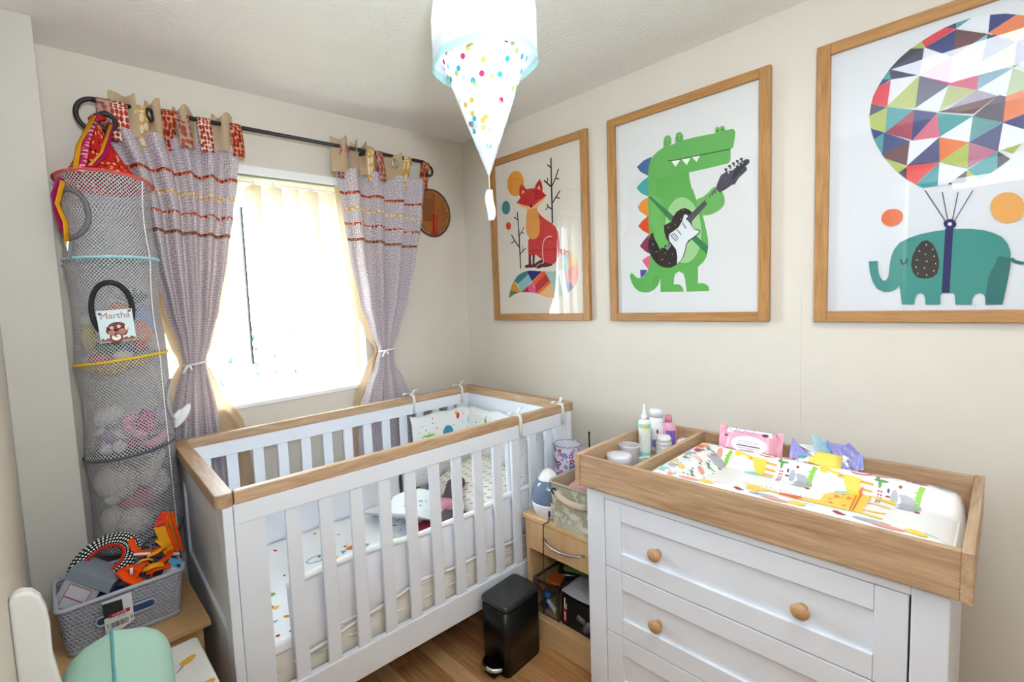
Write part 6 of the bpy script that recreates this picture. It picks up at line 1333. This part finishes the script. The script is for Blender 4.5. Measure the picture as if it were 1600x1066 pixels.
MB().tube([cone(.5, 1), (GX-.01, GY+.055, 2.15), (GX+.026, GY+.078, 2.165)], [.013, .012, .009], 8).build('hanging_loop', cloth('scarlet_cloth', '#d42a22', 0), og)
st1 = cells('pink_strap', '#b8285a', ['#e6a8c0'], 60, .3, .6); 
def ribn(nm, pts, m, w_=.011): MB().tube(pts, w_, 6, 0, False, .18).build(nm, m, og)
ribn('strap', [(GX+.0, GY+.045, 2.165), (GX-.045, GY-.03, 2.04), (GX-.068, GY-.11, 1.94), (GX-.075, GY-.125, 1.915)], st1)
ribn('strap', [(GX-.01, GY+.03, 2.15), (GX-.065, GY-.02, 2.03), (GX-.088, GY-.10, 1.925)], cloth('mustard_ribbon', '#d8961e', 0))
ribn('strap', [(GX+.035, GY+.02, 2.13), (GX-.0, GY-.06, 2.0), (GX-.055, GY-.12, 1.93)], cloth('magenta_ribbon', '#a81c5a', 0), .012)
ribn('strap', [(GX+.035, GY+.012, 2.125), (GX-.01, GY-.07, 2.0), (GX-.05, GY-.125, 1.94)], cloth('mustard_ribbon', '#d8961e', 0), .006)
ribn('ribbon_tail', [(GX-.125, GY-.085, 1.90), (GX-.146, GY-.06, 1.85), (GX-.142, GY-.06, 1.79), (GX-.132, GY-.075, 1.73)], cloth('magenta_ribbon', '#a81c5a', 0))
ribn('ribbon_tail', [(GX-.12, GY-.09, 1.89), (GX-.14, GY-.072, 1.82), (GX-.125, GY-.085, 1.76), (GX-.126, GY-.085, 1.70)], cloth('mustard_ribbon', '#d8961e', 0))
hc = thing('hair_clips', 'bunch of small metal hair clips hanging by the red ribbon tail', 'hair clip', (GX-.13, GY-.085, 1.69))
for k in range(3): MB().box(-.006, .006, -.002, .002, -.045-.008*k, 0, 0, Matrix.Translation((GX-.128+.006*k, GY-.088-.004*k, 1.70)) @ Matrix.Rotation(.15*k-.1, 4, 'Y')).build('clip', (mat('olive_clip', '#6f6a4a', .4, .5), STEEL, mat('dark_clip', '#3c3a3a', .4))[k], hc, bevel=.001)
MB().grid(lambda u, v: OP(-.72+(u-.5)*.045-.1*(v), .66+1.25*v, .0015), 2, 40).build('seam_tape', cloth('tape_white', '#e2e2e6', 0), og)
def oval(ac, zc, ra, rz, m, r=.007, tilt=0):
    MB().tube([OP(ac+ra*math.cos(t)-tilt*math.sin(t), zc+rz*math.sin(t), .004) for t in [2*PI*i/36 for i in range(36)]], r, 8, 0, True).build('opening_rim', m, og)
oval(-1.80, 1.478, .44, .088, mat('black_webbing', '#242427', .8), .0085)
oval(-2.58, 1.785, .50, .072, mat('grey_webbing', '#6a6b70', .8), .008)
oval(-.15, 1.12, .5, .075, mat('pale_webbing', '#a6a6aa', .8), .006)
# name card stuck in the opening
nc = thing('name_card', 'pale blue name card with brown animal tucked in the organiser opening', 'card', (-1.765, -.165, 1.42))
fx_ = Vector((.99, -.10, .05)); MN = frame_mat((-1.762, -.183, 1.424), fx_, (.03, .02, 1))
b = MB(); b.box(-.049, .049, -.052, .052, -.0008, .0008, 0, MN); b.build('card', mat('card_blue', '#cfe2e8', .5), nc)
text_mesh('lettering', 'Martha', .029, mat('card_terracotta', '#b06a5a', .6), nc, MN @ Matrix.Translation((0, .033, .0016)), .0003)
def nb(items, nm, lab=None):
    b = MB()
    for mi, z, p in items: b.add([MN @ Vector((x, y, z)) for x, y in p], [tuple(range(len(p)))], mi)
    o = b.build(nm, [mat('card_%d' % i, c, .6) for i, c in enumerate(('#7a3026', '#b87868', '#f2eeea', '#241c1c', '#8a5a3e', '#4a2c24'))], nc)
    if lab: tag(o, lab)
Y0 = -.012
nb([(4, .0011, [(-.047, -.050)]+[(-.047+.094*i/16, -.040+.004*math.sin(i*2.3)) for i in range(17)]+[(.047, -.050)])], 'card_ground')
nb([(0, .0013, blob(-.005, -.045+Y0+.02, .018, .022, 0, 16)), (2, .0015, blob(-.005, -.046+Y0+.02, .013, .010, 0, 14)), (0, .0017, blob(-.004, -.038+Y0+.02, .007, .007)),
    (0, .0014, blob(0, .0+Y0+.006, .026, .018, .1, 20)), (0, .0014, [(-.03, .012+Y0), (-.026, -.004+Y0), (-.018, .004+Y0)]), (0, .0014, blob(-.022, -.004+Y0, .009, .011)), (0, .0014, blob(.018, -.006+Y0, .011, .016)),
    (1, .0016, blob(-.012, -.010+Y0, .014, .009, -.1, 14)), (1, .0016, blob(.014, -.008+Y0, .012, .009, .2, 14)), (2, .0018, blob(-.014, .006+Y0, .005, .005)), (2, .0018, blob(.006, .009+Y0, .005, .005)), (3, .002, blob(-.0135, .006+Y0, .002, .002, 0, 7)), (3, .002, blob(.0065, .009+Y0, .002, .002, 0, 7)), (3, .002, blob(-.003, -.003+Y0, .006, .005)),
    (2, .0018, blob(.001, -.020+Y0, .006, .003)), (2, .0018, blob(.028, .004+Y0, .007, .010, .1)), (2, .0018, blob(.031, -.002+Y0, .004, .006))], 'card_drawing', 'small brown animal waving')
nb([(5, .0016, blob(-.040, .042, .005, .004))], 'card_leaf'); nb([(4, .0016, blob(.041, .045, .006, .004, .5))], 'card_leaf')
# soft toys on the shelves
def fl2(c): return cloth('felt_'+c[1:], c, 0, bump=.4, bscale=200)
T = lambda *a: tuple(a)
soft('pineapple_toy', 'orange fruit toy behind the name card in the organiser', 'soft toy', (-1.738, -.05, 1.455), (.045, .04, .048), fl2('#e07a24'), .03, 2)
lt = thing('leafy_tuft', 'dark green felt leaf tuft above the orange fruit toy', 'soft toy', (-1.695, -.075, 1.50))
for k in range(6):
    a = -.9+.36*k; MB().add([(-1.697, -.075, 1.485), (-1.697+.05*math.sin(a)-.008, -.078, 1.49+.045*math.cos(a)+.006*(k % 2)), (-1.697+.058*math.sin(a), -.08, 1.50+.052*math.cos(a)), (-1.697+.05*math.sin(a)+.010, -.078, 1.487+.045*math.cos(a))], [(0, 1, 2, 3)]).build('leaf', fl2('#2f6a4c'), lt, solid=.003)
soft('blue_star_toy', 'pale blue soft star at the right of the second shelf', 'soft toy', (-1.668, -.065, 1.43), (.032, .03, .05), fl2('#7fa6d0'), .22, 5)
soft('orange_wedge_toy', 'soft orange wedge toy right of the name card', 'soft toy', (-1.685, -.095, 1.392), (.038, .025, .042), fl2('#ec8648'), .06, 6)
soft('red_ball', 'small red ball low on the second shelf', 'ball', (-1.69, -.105, 1.348), (.024, .024, .024), fl2('#c8283a'), 0, 1)
soft('navy_block', 'navy soft block between card and red ball', 'soft toy', (-1.728, -.098, 1.336), (.028, .025, .022), fl2('#3a4a86'), .12, 3)
soft('cream_ball', 'cream soft ball under the name card', 'ball', (-1.745, -.11, 1.318), (.032, .025, .022), fl2('#dcd2ae'), .03, 8)
soft('green_frog_toy', 'small green soft toy by the red ball', 'soft toy', (-1.678, -.10, 1.316), (.03, .025, .016), fl2('#5c9a4a'), .1, 9)
soft('dark_green_toy', 'dark green soft toy under the name card', 'soft toy', (-1.785, -.10, 1.345), (.035, .025, .03), fl2('#3a7a5a'), .12, 10)
soft('yellow_duck_toy', 'yellow soft toy at the left of the second shelf', 'soft toy', (-1.830, -.045, 1.385), (.022, .03, .045), fl2('#d6c24a'), .1, 11)
soft('coral_toy', 'coral red soft toy flat on the yellow shelf', 'soft toy', (-1.80, -.095, 1.315), (.045, .03, .02), fl2('#c8584a'), .08, 12)
soft('cream_bear_toy', 'pinkish cream soft toy at the far right of the second shelf', 'soft toy', (-1.652, -.055, 1.355), (.022, .03, .04), fl2('#d0b4a4'), .1, 13)
soft('white_mouse_toy', 'white soft toy above the yellow one at the shelf left', 'soft toy', (-1.822, -.05, 1.445), (.028, .03, .022), fl2('#d8cfc6'), .1, 14)
PLW = cloth('white_plush', '#e6e2e4', 0, bump=1.0, bscale=260); PPL = cloth('lilac_cloth', '#9c86b4', 0)
tw = thing('white_bear', 'small white plush bear in lilac dress on the third shelf', 'soft toy', (-1.803, -0.072, .99))
MB().ball((-1.796, -0.067, 1.110), (.048, .04, .036), 0, 16, Matrix.Rotation(-.3, 4, 'Y'), .03, 1).ball((-1.768, -0.082, 1.125), (.022, .018, .012), 0, 10).build('head', PLW, tw)
MB().ball((-1.800, -0.072, 1.045), (.032, .03, .032), 0, 14).build('dress', PPL, tw)
MB().tube([(-1.818, -0.072, 1.06), (-1.834, -0.082, 1.072)], [.016, .018], 10).tube([(-1.788, -0.092, 1.055), (-1.763, -0.102, 1.045), (-1.750, -0.102, 1.03)], [.015, .019, .017], 10).build('arm', PLW, tw)
MB().ball((-1.778, -0.097, 1.006), (.024, .022, .024), 0, 12).ball((-1.816, -0.082, 1.0), (.022, .02, .02), 0, 12).build('leg', PLW, tw)
PK1 = cloth('pale_pink_plush', '#e59ab0', 0, bump=.6, bscale=260); HP = cells('hot_pink_dots', '#cf3f7e', ['#e894b8'], 80, .25, .3)
pt = thing('pink_octopus', 'pale pink plush with curling arms on the third shelf', 'soft toy', (-1.70, -.1, .99))
MB().tube([(-1.722, -.10, 1.095), (-1.74, -.105, 1.10), (-1.756, -.11, 1.085), (-1.752, -.115, 1.06), (-1.73, -.12, 1.042), (-1.70, -.125, 1.03)], [.012, .017, .018, .018, .017, .014], 10).build('curled_arm', PK1, pt)
MB().tube([(-1.718, -.125, 1.005), (-1.69, -.125, .998), (-1.655, -.115, 1.008), (-1.638, -.10, 1.03)], [.013, .016, .017, .013], 10).build('curled_arm', PK1, pt)
MB().ball((-1.735, -.09, 1.02), (.03, .03, .035), 0, 12).build('body', fl2('#b8407a'), pt)
soft('hot_pink_doll', 'hot pink dotted cloth doll on the third shelf', 'soft toy', (-1.695, -.095, 1.072), (.030, .026, .042), HP, .2, 4)
soft('lilac_pouch', 'pale lilac pouch at the right of the third shelf', 'pouch', (-1.648, -.075, 1.085), (.022, .024, .035), fl2('#b8a4d0'), .06, 6)
wr_ = thing('white_rattle', 'glossy white oval gadget sticking out of the organiser side pocket', 'gadget', (-1.585, -.075, 1.05))
MGd = Matrix.Translation((-1.572, -.075, 1.07)) @ Matrix.Rotation(.62, 4, 'Y')
MB().ball((-1.572, -.075, 1.07), (.017, .012, .050), 0, 16, Matrix.Rotation(.62, 4, 'Y')).build('gadget_shell', mat('gloss_white', '#e8e8ec', .12, coat=.5), wr_)
MB().ball((-1.556, -.088, 1.052), .004, 0, 8).build('red_button', RC, wr_)
MB().ball((-1.590, -.072, 1.072), (.012, .01, .028), 0, 12, Matrix.Rotation(.7, 4, 'Y')).build('white_handle', LB_WHITE, wr_)
BUN = cloth('ivory_plush', '#d9cdc8', 0, bump=1.2, bscale=170)
bu = thing('big_bunny', 'large ivory plush bunny in pink clothes filling the lowest compartment', 'soft toy', (-1.74, -.07, .66))
MB().ball((-1.79, -.06, .875), (.072, .055, .062), 0, 20, Matrix.Rotation(.35, 4, 'Y'), .02, 1).build('head', BUN, bu)
MB().ball((-1.812, -.088, .825), (.026, .022, .02), 0, 12).build('muzzle', BUN, bu)
MB().tube([(-1.655, -.085, .965), (-1.675, -.095, .935), (-1.70, -.105, .895), (-1.715, -.11, .855)], [.020, .028, .032, .024], 12).build('ear', BUN, bu)
MB().tube([(-1.74, -.09, .90), (-1.715, -.10, .87)], [.02, .022], 10).build('ear', BUN, bu)
MB().ball((-1.73, -.045, .80), (.075, .06, .05), 0, 16, None, .03, 3).build('dress', cloth('rose_dress', '#b84a66', 0), bu)
MB().ball((-1.672, -.075, .845), (.042, .04, .05), 0, 16).build('arm', BUN, bu)
MB().ball((-1.755, -.085, .725), (.058, .05, .052), 0, 16).build('leg', BUN, bu)
MB().ball((-1.812, -.045, .735), (.040, .045, .055), 0, 16).build('leg', BUN, bu)
